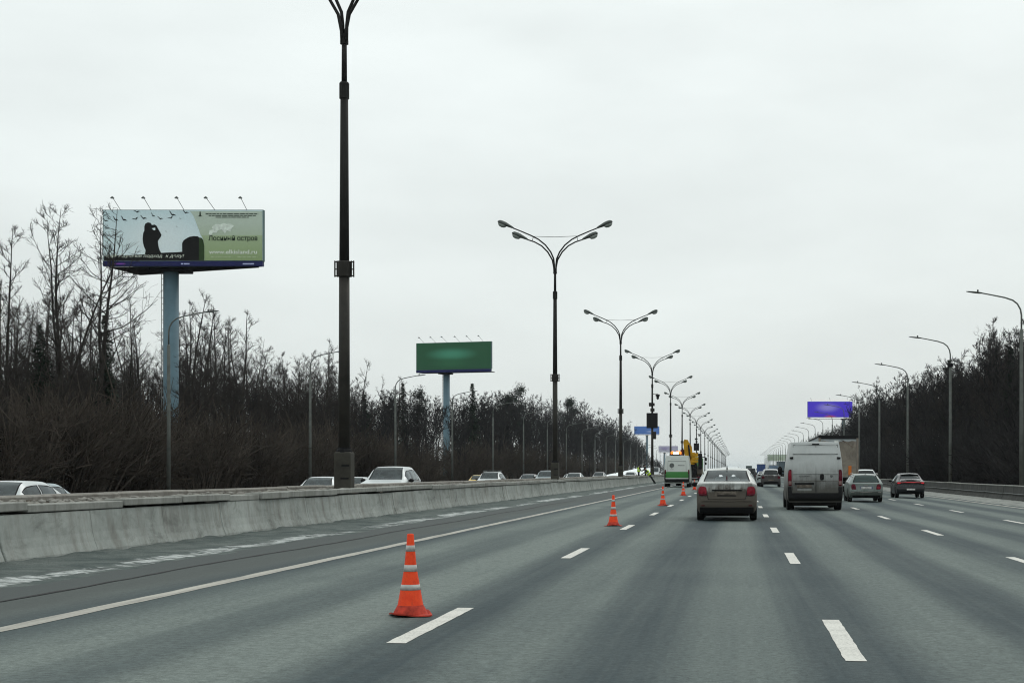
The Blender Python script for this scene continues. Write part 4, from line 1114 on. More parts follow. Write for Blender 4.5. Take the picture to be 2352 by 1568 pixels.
def vehicle(name, label, cat, spec, paint, loc, rz=0.0, group=None, scale=1.0, glass=None, rear_glass=None):
    """lofted car body; local y runs forward from the rear bumper, x to the right"""
    S = spec; st = S['st']; L = st[-1][0]; Wh = S['W'] / 2
    fzt, fwr, fzb, fwb = (pchip([s[0] for s in st], [s[i] for s in st]) for i in (1, 2, 3, 4))
    wy, wr_ = S['wheels'], S['wr']; arch = wr_ + 0.055; zs0 = S['sill']
    def bottom(y):
        z = zs0
        for c in wy:
            if abs(y - c) < arch: z = max(z, wr_ + math.sqrt(arch ** 2 - (y - c) ** 2))
        return z
    vl = [0, .5, 1, 1.5, 2, 2.33, 2.66, 2.9, 3, 3.12, 3.5, 3.92, 4, 4.3, 4.6, 4.8, 5]
    k4, k5 = S.get('k4', 0.80), S.get('k5', 0.965)
    def half(y):
        zt, wr, zb, wb, zs = fzt(y), fwr(y), fzb(y), fwb(y), bottom(y)
        nar = wb / fwb(L * .5)
        cx = [Wh * nar - .09, Wh * nar - .025, Wh * nar, wb, wr + (wb - wr) * S.get('q4', .22), wr - .035]
        zm = S.get('zmid', .56); base = [zs0, zs0 + .10, zm, zb]
        cz = [zs + (b - zs0) * (zb - zs) / (zb - zs0) for b in base] + [zb + (zt - zb) * k4, zb + (zt - zb) * k5]
        fx, fz = pchip(range(6), cx), pchip(range(6), cz)
        return [(fx(v), fz(v)) for v in vl], zt
    wins = S.get('win', [])
    ul = set([s[0] for s in st]); [ul.update(w[1:3]) for w in wins]
    for c in wy: ul.update([c + arch * math.cos(math.pi * k / 8) for k in range(9)])
    ul = sorted(ul); full = [ul[0]]
    for a in ul[1:]:
        if a - full[-1] < 0.012: continue
        n = int(math.ceil((a - full[-1]) / 0.16)); b = full[-1]
        full += [b + (a - b) * k / n for k in range(1, n + 1)]
    ul = full; K = 12; nv = len(vl); N = 2 * nv + K - 1
    rp = S['rear']; ry = pchip([p[0] for p in rp], [p[1] for p in rp]); cy = S.get('rcurve', 0.10)
    def capy(x, z): return ry(z) + cy * (abs(x) / Wh) ** 2.4
    fcv = S.get('fcurve', 0.16)
    V = []
    for i, y in enumerate(ul):
        hp, zt = half(y)
        ring = [(-x, z) for x, z in hp]
        x5, z5 = hp[-1]
        ring += [(-x5 + 2 * x5 * k / K, z5 + (zt - z5) * (1 - (1 - 2 * k / K) ** 2)) for k in range(1, K)]
        ring += [(x, z) for x, z in reversed(hp)]
        for x, z in ring:
            yy = y
            if i == 0: yy = capy(x, z)
            elif y < 0.3: yy = max(y, capy(x, z) + 0.02 * i) if y < capy(x, z) + 0.02 * i else y
            if y > L - 0.35: yy = y - fcv * (abs(x) / Wh) ** 2.2 * (y - L + .35) / .35
            V.append((x, yy, z))
    body, glassf = [], {}
    def vidx(j): return vl[j] if j < nv else (6 if j < nv + K - 1 else vl[N - 1 - j])
    for i in range(len(ul) - 1):
        ym = (ul[i] + ul[i + 1]) / 2
        for j in range(N - 1):
            a, b = j, j + 1
            f = (i * N + a, i * N + b, (i + 1) * N + b, (i + 1) * N + a)
            top = nv - 1 <= a < nv + K - 1
            side = 'L' if b <= nv - 1 else ('R' if a >= nv + K - 1 else 'T')
            vm = (vidx(a) + vidx(b)) / 2
            hit = None
            for w in wins:
                if w[1] - 1e-6 <= ym <= w[2] + 1e-6:
                    if w[3] == 'T' and top: hit = w
                    elif w[3] == 'S' and side != 'T' and 3.12 < vm < 3.92: hit = (w[0], w[1], w[2], side)
            if hit: glassf.setdefault(hit, []).append(f)
            else: body.append(f)
    # rear and front faces
    base = len(V)
    for (ri, rear) in ((0, True), (len(ul) - 1, False)):
        b0 = len(V); rows = []
        for j in range(nv):
            li, rj = ri * N + j, ri * N + (N - 1 - j)
            row = [li]
            for k in range(1, K):
                xl, xr = V[li][0], V[rj][0]; x = xl + (xr - xl) * k / K; z = V[li][2]
                if j == nv - 1: row.append(ri * N + nv - 1 + k); continue
                V.append((x, capy(x, z) if rear else L - fcv * (abs(x) / Wh) ** 2.2, z)); row.append(len(V) - 1)
            row.append(rj); rows.append(row)
        for j in range(nv - 1):
            for k in range(K): body.append((rows[j][k], rows[j + 1][k], rows[j + 1][k + 1], rows[j][k + 1]))
    root = thing(name, label, cat, loc, rz, group, scale)
    def sub(nm, faces, mat, parent=root, sm='auto'):
        ids = sorted({i for f in faces for i in f}); mp = {q: k for k, q in enumerate(ids)}
        m = MB(); m.v = [V[q] for q in ids]; m.f = [tuple(mp[q] for q in f) for f in faces]
        return m.build(nm, mat, parent, sm)
    bo = sub('body', body, paint)
    for w, fc in glassf.items():
        mat = rear_glass if (rear_glass and w[0] == 'rear_window') else (glass or M_GLASS)
        g_ = sub(w[0], fc, mat, root, True)
        # dark rubber surround
        edges = {}
        for f in fc:
            for a, b in zip(f, f[1:] + f[:1]):
                e = (min(a, b), max(a, b)); edges[e] = edges.get(e, 0) + 1
        m = MB(); cen = np.mean([V[i] for f in fc for i in f], axis=0)
        for (a, b), c in edges.items():
            if c == 1:
                pa, pb = np.array(V[a]), np.array(V[b]); q = 0.035
                da = (cen - pa); da = da / (np.linalg.norm(da) + 1e-6) * q; db = (cen - pb); db = db / (np.linalg.norm(db) + 1e-6) * q
                off = np.array([0, 0, 0.006]) if w[3] == 'T' else np.array([0.006 if w[3] == 'R' else -0.006, 0, 0.0])
                if w[0] == 'rear_window': off = off + [0, -0.006, 0]
                if w[0] == 'windscreen': off = off + [0, 0.006, 0]
                m.add([pa + off, pb + off, pb + db + off, pa + da + off], [(0, 1, 2, 3)])
        m.build('seal', M_BLACK, g_)
    MB().box(-Wh * .84, Wh * .84, 0.22, L - 0.25, zs0 + .02, zs0 + .12).build('underbody', M_UNDER, root)
    for c in wy:
        for s in (-1, 1): wheel(root, s * (Wh - S.get('tw', .20) / 2 - .015), c, wr_, S.get('tw', .20), s)
    def patch(nm, poly, mat, off=0.012, depth=0.03, parent=root):
        """flush piece laid on the rear face, outline in (x, z)"""
        n = len(poly); cx_, cz_ = sum(p[0] for p in poly) / n, sum(p[1] for p in poly) / n
        fr = [(x, capy(x, z) - off, z) for x, z in poly]; bk = [(x, capy(x, z) + depth, z) for x, z in poly]
        ins = [(x + (cx_ - x) * .12, capy(x, z) - off - .004, z + (cz_ - z) * .12) for x, z in poly]
        m = MB(); m.add(fr + bk + ins + [(cx_, capy(cx_, cz_) - off - .006, cz_)], [(i, (i + 1) % n, n + (i + 1) % n, n + i) for i in range(n)] + [(i, 2 * n + i, 2 * n + (i + 1) % n, (i + 1) % n) for i in range(n)] + [(2 * n + i, 3 * n, 2 * n + (i + 1) % n) for i in range(n)])
        return m.build(nm, mat, parent, 'auto')
    def sheet(nm, x0, x1, z0, z1, mat, off=0.012, nx=10, nz=5, parent=root):
        """flush rectangular panel that follows the curve of the rear face"""
        vs = [(x0 + (x1 - x0) * i / nx, 0, z0 + (z1 - z0) * j / nz) for j in range(nz + 1) for i in range(nx + 1)]
        fr = [(x, capy(x, z) - off, z) for x, _, z in vs]; bk = [(x, capy(x, z) + .03, z) for x, _, z in vs]; n = len(vs); w = nx + 1
        q = [(j * w + i, j * w + i + 1, (j + 1) * w + i + 1, (j + 1) * w + i) for j in range(nz) for i in range(nx)]
        rim = list(range(w)) + [j * w + nx for j in range(1, nz + 1)] + [nz * w + i for i in range(nx - 1, -1, -1)] + [j * w for j in range(nz - 1, 0, -1)]
        m = MB(); m.add(fr + bk, q + [(a, b, n + b, n + a) for a, b in zip(rim, rim[1:] + rim[:1])])
        return m.build(nm, mat, parent, 'auto')
    def both(nm, poly, mat, **kw):
        patch(nm, poly, mat, **kw); return patch(nm, [(-x, z) for x, z in reversed(poly)], mat, **kw)
    def rect(x0, x1, z0, z1, n=4): return [(x0 + (x1 - x0) * k / n, z0) for k in range(n + 1)] + [(x1 - (x1 - x0) * k / n, z1) for k in range(n + 1)]
    root_info = dict(patch=patch, sheet=sheet, both=both, rect=rect, capy=capy, half=half, zt=fzt, wb=fwb, zb=fzb, L=L, Wh=Wh, body=bo)
    # mirrors
    if S.get('mirror'):
        my, mz = S['mirror']; xb = fwb(my)
        for s in (-1, 1):
            m = MB(); x0 = xb + S.get('mo', .10); w, h, d = S.get('ms', (.20, .135, .16))
            m.rings([[(s * (x0 + (w / 2) * math.cos(t) * k), my + dy, mz + h / 2 * math.sin(t) * k) for t in (2 * math.pi * q / 10 for q in range(10))] for dy, k in ((0, .9), (.02, 1.0), (d * .6, .9), (d, .45))], True)
            m.tube([(s * (xb - .06), my + .06, mz - .03), (s * (x0 - .03), my + .06, mz - .02)], .03, 6)
            m.build('door_mirror', S.get('mirror_mat', M_BLACK), root, True)
    if S.get('seats', True) and any(w[0] == 'windscreen' for w in wins):
        zb_ = fzb(L * .5)
        for (yy, n) in ((L * .34, 3), (L * .54, 2)):
            for q in range(n):
                xx = (q - (n - 1) / 2) * (0.78 if n == 2 else .48); m = MB()
                m.box(xx - .21, xx + .21, yy, yy + .12, .45, zb_ + .03, .04); m.box(xx - .12, xx + .12, yy + .01, yy + .09, zb_ + .07, zb_ + .22, .03); m.build('seat', M_SEAT, root)
        MB().box(-Wh * .8, Wh * .8, L * .70, L * .76, .5, zb_ - .02, .03).build('dashboard', M_SEAT, root)
    return root, root_info

SEDAN = dict(W=1.70, sill=.22, wr=.30, wheels=(.98, 3.53), tw=.19, rcurve=.13,
    st=[(0.0, 1.045, .66, .955, .765), (.10, 1.075, .68, .975, .80), (.30, 1.085, .68, .985, .825), (.42, 1.095, .68, .985, .832), (1.12, 1.40, .585, .97, .845), (1.45, 1.447, .60, .96, .848), (1.95, 1.465, .61, .95, .85), (2.50, 1.425, .595, .935, .85), (3.22, 1.02, .69, .92, .845), (4.0, .86, .68, .79, .82), (4.39, .70, .56, .60, .70)],
    rear=[(.22, .12), (.33, .045), (.38, .02), (.55, 0.0), (.60, .012), (.64, .055), (.80, .07), (.96, .075), (1.03, .06), (1.06, .09)],
    win=[('rear_window', .42, 1.12, 'T'), ('windscreen', 2.50, 3.22, 'T'), ('side_window', 1.02, 1.90, 'S'), ('side_window', 1.97, 2.85, 'S')], mirror=(2.78, .99))
SUV = dict(W=1.86, sill=.26, wr=.35, wheels=(.90, 3.58), tw=.22, rcurve=.13, zmid=.66,
    st=[(0.0, 1.06, .70, .99, .82), (.08, 1.12, .715, 1.03, .86), (.14, 1.16, .715, 1.06, .88), (.50, 1.60, .59, 1.07, .90), (.75, 1.665, .61, 1.06, .91), (1.6, 1.70, .64, 1.05, .93), (2.50, 1.655, .63, 1.03, .93), (3.30, 1.14, .74, 1.02, .925), (4.15, 1.0, .74, .92, .89), (4.50, .80, .60, .70, .74)],
    rear=[(.26, .14), (.40, .04), (.55, .0), (.68, .005), (.74, .04), (.95, .05), (1.05, .05), (1.14, .07)],
    win=[('rear_window', .14, .50, 'T'), ('windscreen', 2.50, 3.30, 'T'), ('side_window', .62, 1.15, 'S'), ('side_window', 1.2, 2.0, 'S'), ('side_window', 2.06, 2.95, 'S')], mirror=(2.85, 1.10), ms=(.22, .17, .18))
WAGON = dict(W=1.74, sill=.21, wr=.305, wheels=(.92, 3.54), tw=.20, rcurve=.12,
    st=[(0.0, .94, .70, .86, .78), (.09, .965, .70, .885, .82), (.14, .98, .70, .895, .83), (.58, 1.345, .555, .91, .855), (.85, 1.39, .565, .92, .86), (1.7, 1.42, .59, .925, .868), (2.45, 1.37, .585, .92, .868), (3.18, .98, .70, .905, .86), (4.1, .84, .68, .76, .82), (4.48, .68, .55, .58, .70)],
    rear=[(.21, .14), (.34, .03), (.50, 0.0), (.57, .01), (.61, .06), (.80, .075), (.93, .08), (.99, .10)],
    win=[('rear_window', .14, .58, 'T'), ('windscreen', 2.45, 3.18, 'T'), ('side_window', .55, 1.10, 'S'), ('side_window', 1.16, 1.90, 'S'), ('side_window', 1.97, 2.85, 'S')], mirror=(2.75, .96))
COUPE = dict(W=1.83, sill=.25, wr=.335, wheels=(.88, 3.51), tw=.22, rcurve=.14, zmid=.62,
    st=[(0.0, 1.00, .74, .93, .82), (.07, 1.05, .74, .965, .85), (.16, 1.06, .73, .98, .87), (.30, 1.10, .71, .99, .885), (1.05, 1.49, .59, 1.0, .905), (1.30, 1.535, .60, 1.0, .91), (1.9, 1.56, .62, .99, .915), (2.55, 1.505, .61, .98, .915), (3.25, 1.08, .72, .97, .91), (4.05, .95, .70, .87, .88), (4.40, .76, .58, .68, .74)],
    rear=[(.25, .16), (.40, .03), (.52, 0.0), (.66, .015), (.76, .05), (.90, .06), (.99, .045), (1.05, .07)],
    win=[('rear_window', .30, 1.05, 'T'), ('windscreen', 2.55, 3.25, 'T'), ('side_window', .95, 1.85, 'S'), ('side_window', 1.92, 2.9, 'S')], mirror=(2.78, 1.06))
VAN = dict(W=2.05, sill=.30, wr=.355, wheels=(1.02, 4.95), tw=.27, rcurve=.05, zmid=.75, k4=.62, k5=.975, q4=.30, seats=False,
    st=[(0.0, 2.44, .875, 1.45, .985), (.10, 2.50, .90, 1.45, 1.0), (1.5, 2.52, .90, 1.45, 1.01), (3.6, 2.52, .89, 1.42, 1.01), (4.15, 2.44, .86, 1.38, 1.005), (5.05, 1.50, .80, 1.20, .97), (5.55, 1.12, .75, .95, .90), (5.80, .80, .60, .66, .78)],
    rear=[(.34, .10), (.44, .0), (.62, -.02), (.655, -.01), (.67, .05), (1.10, .03), (1.40, .03), (2.10, .06), (2.36, .10), (2.44, .10)],
    win=[('windscreen', 4.15, 5.05, 'T'), ('side_window', 4.05, 4.75, 'S')], mirror=(4.55, 1.45), mo=.16, ms=(.2, .36, .16))

# --- beige-dirty white sedan ahead
P_SEDAN = car_paint('muddy_white_paint', (0.42, 0.435, 0.42), (0.058, 0.048, 0.037), 0.76, 1.12, 0.97, rough=0.35)
sx, sy = -0.32, 42.1
sed, I = vehicle('sedan', 'white sedan ahead, its boot and bumper brown with road dirt', 'car', SEDAN, P_SEDAN, (sx, sy, gz(sx)), rear_glass=M_GLASSCLEAR)
MB().box(-.62, .62, .35, .9, .13, .30, .03).build('rear_axle', M_UNDER, sed)
patch, both, rect, capy, sheet = I['patch'], I['both'], I['rect'], I['capy'], I['sheet']
tl = both('tail_lamp', [(.555, .715), (.66, .705), (.765, .725), (.785, .80), (.775, .90), (.74, .95), (.64, .955), (.575, .935), (.555, .85)], M_LAMPRED, off=.018)
both('lamp_lower_lens', [(.562, .708), (.66, .698), (.762, .716), (.772, .760), (.66, .748), (.562, .756)], M_LAMPDARK, off=.021)
patch('boot_handle_strip', rect(-.41, .41, .835, .872), M_BLACK, off=.022)
sheet('plate_recess', -.335, .335, .665, .828, M_MUD, off=.006)
patch('number_plate', rect(-.265, .265, .722, .818), M_PLATEDIRTY, off=.014)
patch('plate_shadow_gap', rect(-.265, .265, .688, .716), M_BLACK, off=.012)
patch('boot_seam', rect(-.50, .50, .598, .608, 8), M_BLACK, off=.004)
both('boot_seam', [(.500, .604), (.512, .604), (.545, .70), (.548, .80), (.538, .80), (.535, .70)], M_BLACK, off=.004)
sheet('bumper_valance', -.74, .74, .225, .385, M_BLACK, off=.012)
patch('bumper_crease', rect(-.70, .70, .545, .555, 10), M_MUD, off=.010)
both('reflector', rect(.60, .70, .42, .445, 2), M_LAMPDARK, off=.014)
m = MB(); m.lathe([(.046, 0), (.052, -.006), (.046, -.012), (.040, -.006)], 20, 'y', (0, capy(0, .962) - .004, .962))
for a, b in (((-.022, .030), (0, -.002)), ((0, -.002), (.022, .030)), ((-.034, .012), (-.014, -.034)), ((-.014, -.034), (0, -.006)), ((0, -.006), (.014, -.034)), ((.014, -.034), (.034, .012))):
    m.tube([(a[0], capy(0, .96) - .012, .962 + a[1]), (b[0], capy(0, .96) - .012, .962 + b[1])], .005, 4)
m.build('emblem', M_CHROME, sed)
m = MB(); m.tube([(0, 1.30, 1.43), (0, 1.16, 1.50), (0, 1.10, 1.535)], [.022, .012, .008], 6); m.build('antenna', M_BLACK, sed)
m = MB(); m.box(-.56, .56, .60, .80, .96, .985, .01); m.build('parcel_shelf', M_SEAT, sed)
# white soft toys or papers lying behind the rear window
gs = random.Random(3)
for (x0, z0, w) in ((-.15, 1.15, .12), (-.27, 1.12, .075), (.18, 1.15, .11), (.29, 1.11, .08)):
    bm = bmesh.new(); bmesh.ops.create_icosphere(bm, subdivisions=2, radius=1)
    for v in bm.verts: v.co *= gs.uniform(.75, 1.2)
    me = bpy.data.meshes.new('white_wrapping'); bm.to_mesh(me); bm.free(); me.materials.append(M_WHITE)
    o = bpy.data.objects.new('crumpled_white_paper', me); COL.objects.link(o); o.scale = (w, w * .5, w * .95); o.location = (sx + x0, sy + .78, z0 + .01 + gz(sx))
    tag(o, 'white crumpled bundle lying left behind the sedan rear window' if x0 < 0 else 'white crumpled bundle lying right behind the sedan rear window', 'bundle', 'white bundles behind the sedan rear window')
m = MB(); m.box(-.015, .015, .58, .585, 1.06, 1.24); m.build('brake_light', M_LAMPDARK, sed)

# --- white panel van
P_VAN = car_paint('dirty_van_white', (0.44, 0.46, 0.455), (0.036, 0.033, 0.026), 0.62, 1.95, 0.93, rough=0.4)
vx, vy = 2.75, 55.0
van, I = vehicle('panel_van', 'tall white panel van with grimy rear doors', 'van', VAN, P_VAN, (vx, vy, gz(vx)), scale=0.985)
patch, both, rect, capy, sheet = I['patch'], I['both'], I['rect'], I['capy'], I['sheet']
both('tail_lamp', [(.852, .90), (.965, .90), (.985, 1.10), (.985, 1.35), (.965, 1.47), (.90, 1.50), (.858, 1.47)], M_LAMPDARK, off=.02)
patch('tail_lamp_lens', [(-.97, 1.10), (-.86, 1.10), (-.862, 1.44), (-.90, 1.475), (-.955, 1.44), (-.975, 1.32)], M_LAMPRED, off=.026)
patch('tail_lamp_lens', [(.86, 1.12), (.972, 1.12), (.972, 1.34), (.86, 1.34)], M_LAMPDARK, off=.026)
both('tail_lamp_lens', [(.86, .94), (.962, .94), (.968, 1.07), (.86, 1.07)], plain('smoky_lens', (.20, .12, .11), .3), off=.024)
patch('door_seam', rect(.022, .036, .66, 2.37, 1), M_BLACK, off=.003)
patch('door_seam', rect(-.80, .84, 2.372, 2.384, 8), M_BLACK, off=.003)
for x0 in (-.825, .835): patch('door_seam', [(x0, .68), (x0 + .012, .68), (x0 + .012 - .02 * (1 if x0 > 0 else -1), 2.37), (x0 - .02 * (1 if x0 > 0 else -1), 2.37)], M_BLACK, off=.003)
M_VANRIB = car_paint('van_rib', (0.36, 0.38, 0.375), (0.06, 0.056, 0.046), 0.5, 1.6, 0.7)
for z0, z1 in ((2.055, 2.085), (1.345, 1.372)):
    patch('door_rib', rect(-.81, .02, z0, z1, 5), M_VANRIB, off=.02); patch('door_rib', rect(.04, .83, z0, z1, 5), M_VANRIB, off=.02)
patch('door_crease', rect(-.81, .83, 2.030, 2.044, 8), M_BLACK, off=.003)
patch('door_crease', rect(-.81, .83, 1.060, 1.072, 8), M_MUD, off=.003)
both('hinge', [(.80, 1.87), (.90, 1.87), (.93, 1.91), (.93, 1.94), (.80, 1.955)], M_BLACK, off=.035)
patch('door_handle', [(.20, 1.11), (.29, 1.11), (.315, 1.15), (.315, 1.29), (.29, 1.325), (.20, 1.325), (.18, 1.29), (.18, 1.15)], M_BLACK, off=.025)
patch('plate_lamp_bar', rect(-.745, -.045, .952, 1.012, 3), M_BLACK, off=.03)
patch('number_plate', rect(-.665, -.13, .825, .94, 3), M_PLATEDIRTY, off=.012)
sheet('door_panel', -.65, -.13, .69, .80, M_VANRIB, off=.008)
patch('emblem', [(.59 + .05 * math.cos(t), 1.26 + .05 * math.sin(t)) for t in (2 * math.pi * k / 14 for k in range(14))], M_STEEL, off=.012)
for k in range(7): patch('model_lettering', rect(-.60 + .058 * k, -.555 + .058 * k, 1.235, 1.262, 1), M_STEEL, off=.008)
patch('roof_brake_light', rect(-.11, .15, 2.395, 2.435, 3), M_BLACK, off=.03)
sheet('bumper_step', -.98, .98, .45, .64, M_BLACK, off=.03)
sheet('bumper_lower', -.97, .97, .345, .455, M_UNDER, off=.01)
MB().box(-.80, .80, .25, .55, .17, .42, .03).build('rear_axle', M_UNDER, van)
for s in (-1, 1): MB().box(*sorted((s * .74, s * 1.0)), 1.42, 1.44, .12, .5).build('mud_flap', M_BLACK, van)
both('bumper_corner', [(.84, .55), (.99, .55), (1.0, .86), (.86, .86)], M_BLACK, off=.02)

# --- silver estate car and black crossover
P_AUDI = car_paint('silver_paint', (0.145, 0.172, 0.163), (0.042, 0.047, 0.041), 0.30, 0.95, 0.75, metal=0.35, rough=0.32)
ax, ay = 5.96, 71.6
est, I = vehicle('estate_car', 'silver estate car with a green-tinted rear window', 'car', WAGON, P_AUDI, (ax, ay, gz(ax)), scale=0.94, rear_glass=M_GLASSGREEN)
patch, both, rect, capy, sheet = I['patch'], I['both'], I['rect'], I['capy'], I['sheet']
both('tail_lamp', [(.50, .635), (.70, .635), (.735, .70), (.735, .84), (.69, .90), (.60, .905), (.535, .86), (.51, .76)], M_LAMPDARK, off=.016)
patch('lamp_lens', [(.52, .645), (.70, .645), (.72, .70), (.715, .77), (.53, .77)], M_LAMPRED, off=.021)
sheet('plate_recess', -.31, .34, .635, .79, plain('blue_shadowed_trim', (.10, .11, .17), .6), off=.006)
patch('number_plate', rect(-.26, .26, .66, .765), M_PLATE, off=.012)
patch('tailgate_seam', rect(-.60, .60, .592, .602, 8), M_BLACK, off=.004)
sheet('bumper_valance', -.68, .68, .23, .345, M_BLACK, off=.012)
patch('bumper_strip', rect(-.74, .74, .485, .515, 10), M_CHROME, off=.014)
m = MB(); m.tube([(0, .75, 1.36), (0, .68, 1.44), (0, .66, 1.47)], [.02, .012, .008], 6); m.build('antenna', M_BLACK, est)
for s in (-1, 1):
    MB().tube([(s * .60, .75, 1.36), (s * .61, .9, 1.425), (s * .62, 2.2, 1.425), (s * .61, 2.4, 1.37)], .018, 6).build('roof_rail', M_CHROME, est)
m = MB(); [m.lathe([(.030, 0), (.034, -.005), (.030, -.010), (.026, -.005)], 14, 'y', (-.0675 + .045 * k, capy(0, .83) - .012, .83)) for k in range(4)]; m.build('emblem', M_CHROME, est)

P_COUPE = car_paint('black_paint', (0.007, 0.008, 0.010), (0.012, 0.012, 0.013), 0.3, 0.95, 0.3, rough=0.25)
cx_, cy_ = 9.5, 84.6
cpe, I = vehicle('crossover_car', 'black coupe crossover with a full-width red light bar', 'car', COUPE, P_COUPE, (cx_, cy_, gz(cx_)), scale=0.885, rear_glass=M_GLASSDARK)
patch, both, rect, capy, sheet = I['patch'], I['both'], I['rect'], I['capy'], I['sheet']
patch('light_bar', [(-.80, .94), (-.55, .968), (0, .972), (.55, .968), (.80, .94), (.80, .975), (.55, 1.000), (0, 1.004), (-.55, 1.000), (-.80, .975)], M_LAMPLIT, off=.02)
both('tail_lamp', [(.64, .925), (.76, .90), (.83, .915), (.84, .96), (.80, .995), (.64, .985)], M_LAMPLIT, off=.026)
sheet('boot_crease', -.76, .76, .70, .745, plain('dark_grey_trim', (.03, .034, .04), .4), off=.012)
patch('number_plate', rect(-.26, .26, .50, .60), M_PLATE, off=.014)
sheet('diffuser', -.70, .70, .255, .40, M_BLACK, off=.012)
m = MB(); m.rings([[(x, y, z) for x, z in ((-.60, 1.10), (0, 1.125), (.60, 1.10), (.60, 1.125), (0, 1.155), (-.60, 1.125))] for y in (.24, .36)], True); m.build('boot_spoiler', P_COUPE, cpe)
m = MB(); m.rings([[(x, y, z + dz) for x, z in ((-.54, 1.46), (0, 1.50), (.54, 1.46), (.54, 1.49), (0, 1.53), (-.54, 1.49))] for y, dz in ((.86, -.01), (1.14, .035))], True); m.build('roof_spoiler', P_COUPE, cpe)

# --- lorry trailer with a torn rear tarpaulin
def tarp(name, a, b, c):
    t = NT(name); n = t.noise(1.1, 6, 0.65, dist=1.2); v = t.noise(1.0, 5, 0.7, vec=t.coord(scale=(5, 5, .5)))
    k = t.mix(t.ramp(n, .38, .62), a, b); k = t.mix(t.ramp(v, .55, .75, 0, .8), k, c); t.base(k); t.rough(.7); t.bump(n, .5, .06); return t.m
M_TARP = tarp('torn_tarpaulin', (.23, .20, .16), (.13, .112, .09), (.055, .04, .03))
tx, ty = 6.35, 97.5
tr = thing('lorry_trailer', 'tall lorry trailer with torn beige rear sheeting and dark roof edge', 'lorry', (tx, ty, gz(tx)))
MB().box(-1.25, 1.25, .02, 13.5, 1.08, 3.62, .03).build('box_body', plain('trailer_grey', (.33, .36, .37), .6), tr)
m = MB(); m.box(-1.27, 1.27, -.02, .10, 3.50, 3.74, .02); m.box(-1.27, -1.20, .1, 13.5, 3.60, 3.70); m.box(1.20, 1.27, .1, 13.5, 3.60, 3.70); m.build('roof_edge', M_BLACK, tr)
for s in (-1, 1): MB().box(*sorted((s * 1.27, s * 1.13)), -.03, .04, 1.05, 3.56, .015).build('corner_post', plain('rusty_post', (.20, .17, .14), .7), tr)
# rear sheet, sagging and torn at the upper edge
n1, n2 = 18, 22; gt = random.Random(12); m = MB(); vs = []
for j in range(n2 + 1):
    for i in range(n1 + 1):
        x = -1.11 + 2.22 * i / n1; topz = 3.40 - .34 * math.exp(-((x + .25) / .22) ** 2) - .5 * max(0, .12 - abs(x - .55)) - .05 * abs(math.sin(x * 7))
        z = 1.12 + (topz - 1.12) * j / n2
        vs.append((x, -.012 - .03 * (1 + math.sin(x * 5 + z * 3)) * .5 - (.05 * math.sin(x * 9) if j == n2 else 0) * .5, z))
m.add(vs, [(j * (n1 + 1) + i, j * (n1 + 1) + i + 1, (j + 1) * (n1 + 1) + i + 1, (j + 1) * (n1 + 1) + i) for j in range(n2) for i in range(n1)]); m.build('rear_sheet', M_TARP, tr, True)
m = MB(); m.add([(-.28, -.06, 3.40), (-.02, -.12, 3.42), (.06, -.16, 3.05), (-.06, -.14, 2.62), (-.24, -.10, 2.40), (-.36, -.08, 2.50), (-.20, -.10, 2.90)], [(0, 1, 2, 6), (6, 2, 3), (6, 3, 4, 5)]); m.build('hanging_flap', plain('pale_plastic_sheet', (.62, .63, .60), .5), tr, True)
m = MB(); m.add([(.10, -.06, 3.45), (.30, -.12, 3.40), (.80, -.10, 3.02), (1.04, -.07, 2.95), (.75, -.10, 3.10)], [(0, 1, 4), (1, 2, 3, 4)]); m.build('hanging_flap', plain('brown_sheet', (.14, .10, .075), .7), tr)
MB().box(.62, .82, -.075, -.06, 1.22, 1.80, .005).build('orange_placard', plain('orange_placard', (.52, .15, .03), .5), tr)
MB().box(-1.25, 1.25, 0, .12, .95, 1.07, .02).build('tail_beam', M_BLACK, tr)
MB().box(-1.15, 1.15, -.02, .10, .52, .66, .02).build('underrun_bar', plain('underrun_white', (.5, .5, .48), .6), tr)
for s in (-1, 1):
    MB().box(*sorted((s * .75, s * 1.10)), -.045, -.022, .72, .86, .01).build('tail_lamp', M_LAMPDARK, tr)
    MB().box(*sorted((s * .62, s * .70)), .12, .2, .6, .95).build('bar_bracket', M_BLACK, tr)
    for yy in (2.6, 3.9, 5.2): wheel(tr, s * 1.05, yy, .50, .36, s)
m = MB(); m.box(-.5, .5, .3, 13, .85, 1.06); m.build('chassis', M_UNDER, tr)
MB().box(-1.24, 1.24, 14.0, 16.0, .9, 3.3, .12).build('tractor_cab', plain('cab_white', (.6, .6, .6), .4), tr)
for s in (-1, 1): wheel(tr, s * 1.05, 14.9, .50, .36, s); wheel(tr, s * 1.05, 12.0, .50, .36, s)

# --- service van, white over green, with amber lights on the roof
P_SVC = car_paint('service_van_white', (0.52, 0.55, 0.52), (0.24, 0.24, 0.21), 0.3, 1.0, 0.5)
SV = dict(VAN); SV['wr'] = .35
gx, gy = -5.2, 130.0
svc, I = vehicle('service_van', 'white road service van with a green lower half and lit amber roof lights', 'van', SV, P_SVC, (gx, gy, gz(gx)), scale=1.075)
patch, both, rect, capy, sheet = I['patch'], I['both'], I['rect'], I['capy'], I['sheet']
M_GREENPAINT = car_paint('green_band_paint', (0.045, 0.20, 0.045), (0.05, 0.07, 0.045), 0.4, 1.0, 0.7)
sheet('green_band', -.90, .90, .70, 1.22, M_GREENPAINT, off=.006)
sheet('bumper_step', -.98, .98, .40, .66, M_BLACK, off=.03)
both('tail_lamp', [(.86, 1.05), (.97, 1.05), (.975, 1.38), (.87, 1.38)], M_LAMPDARK, off=.02)
both('lower_lamp', rect(.86, .97, .66, .76, 2), plain('pale_lens', (.45, .40, .38), .3), off=.02)
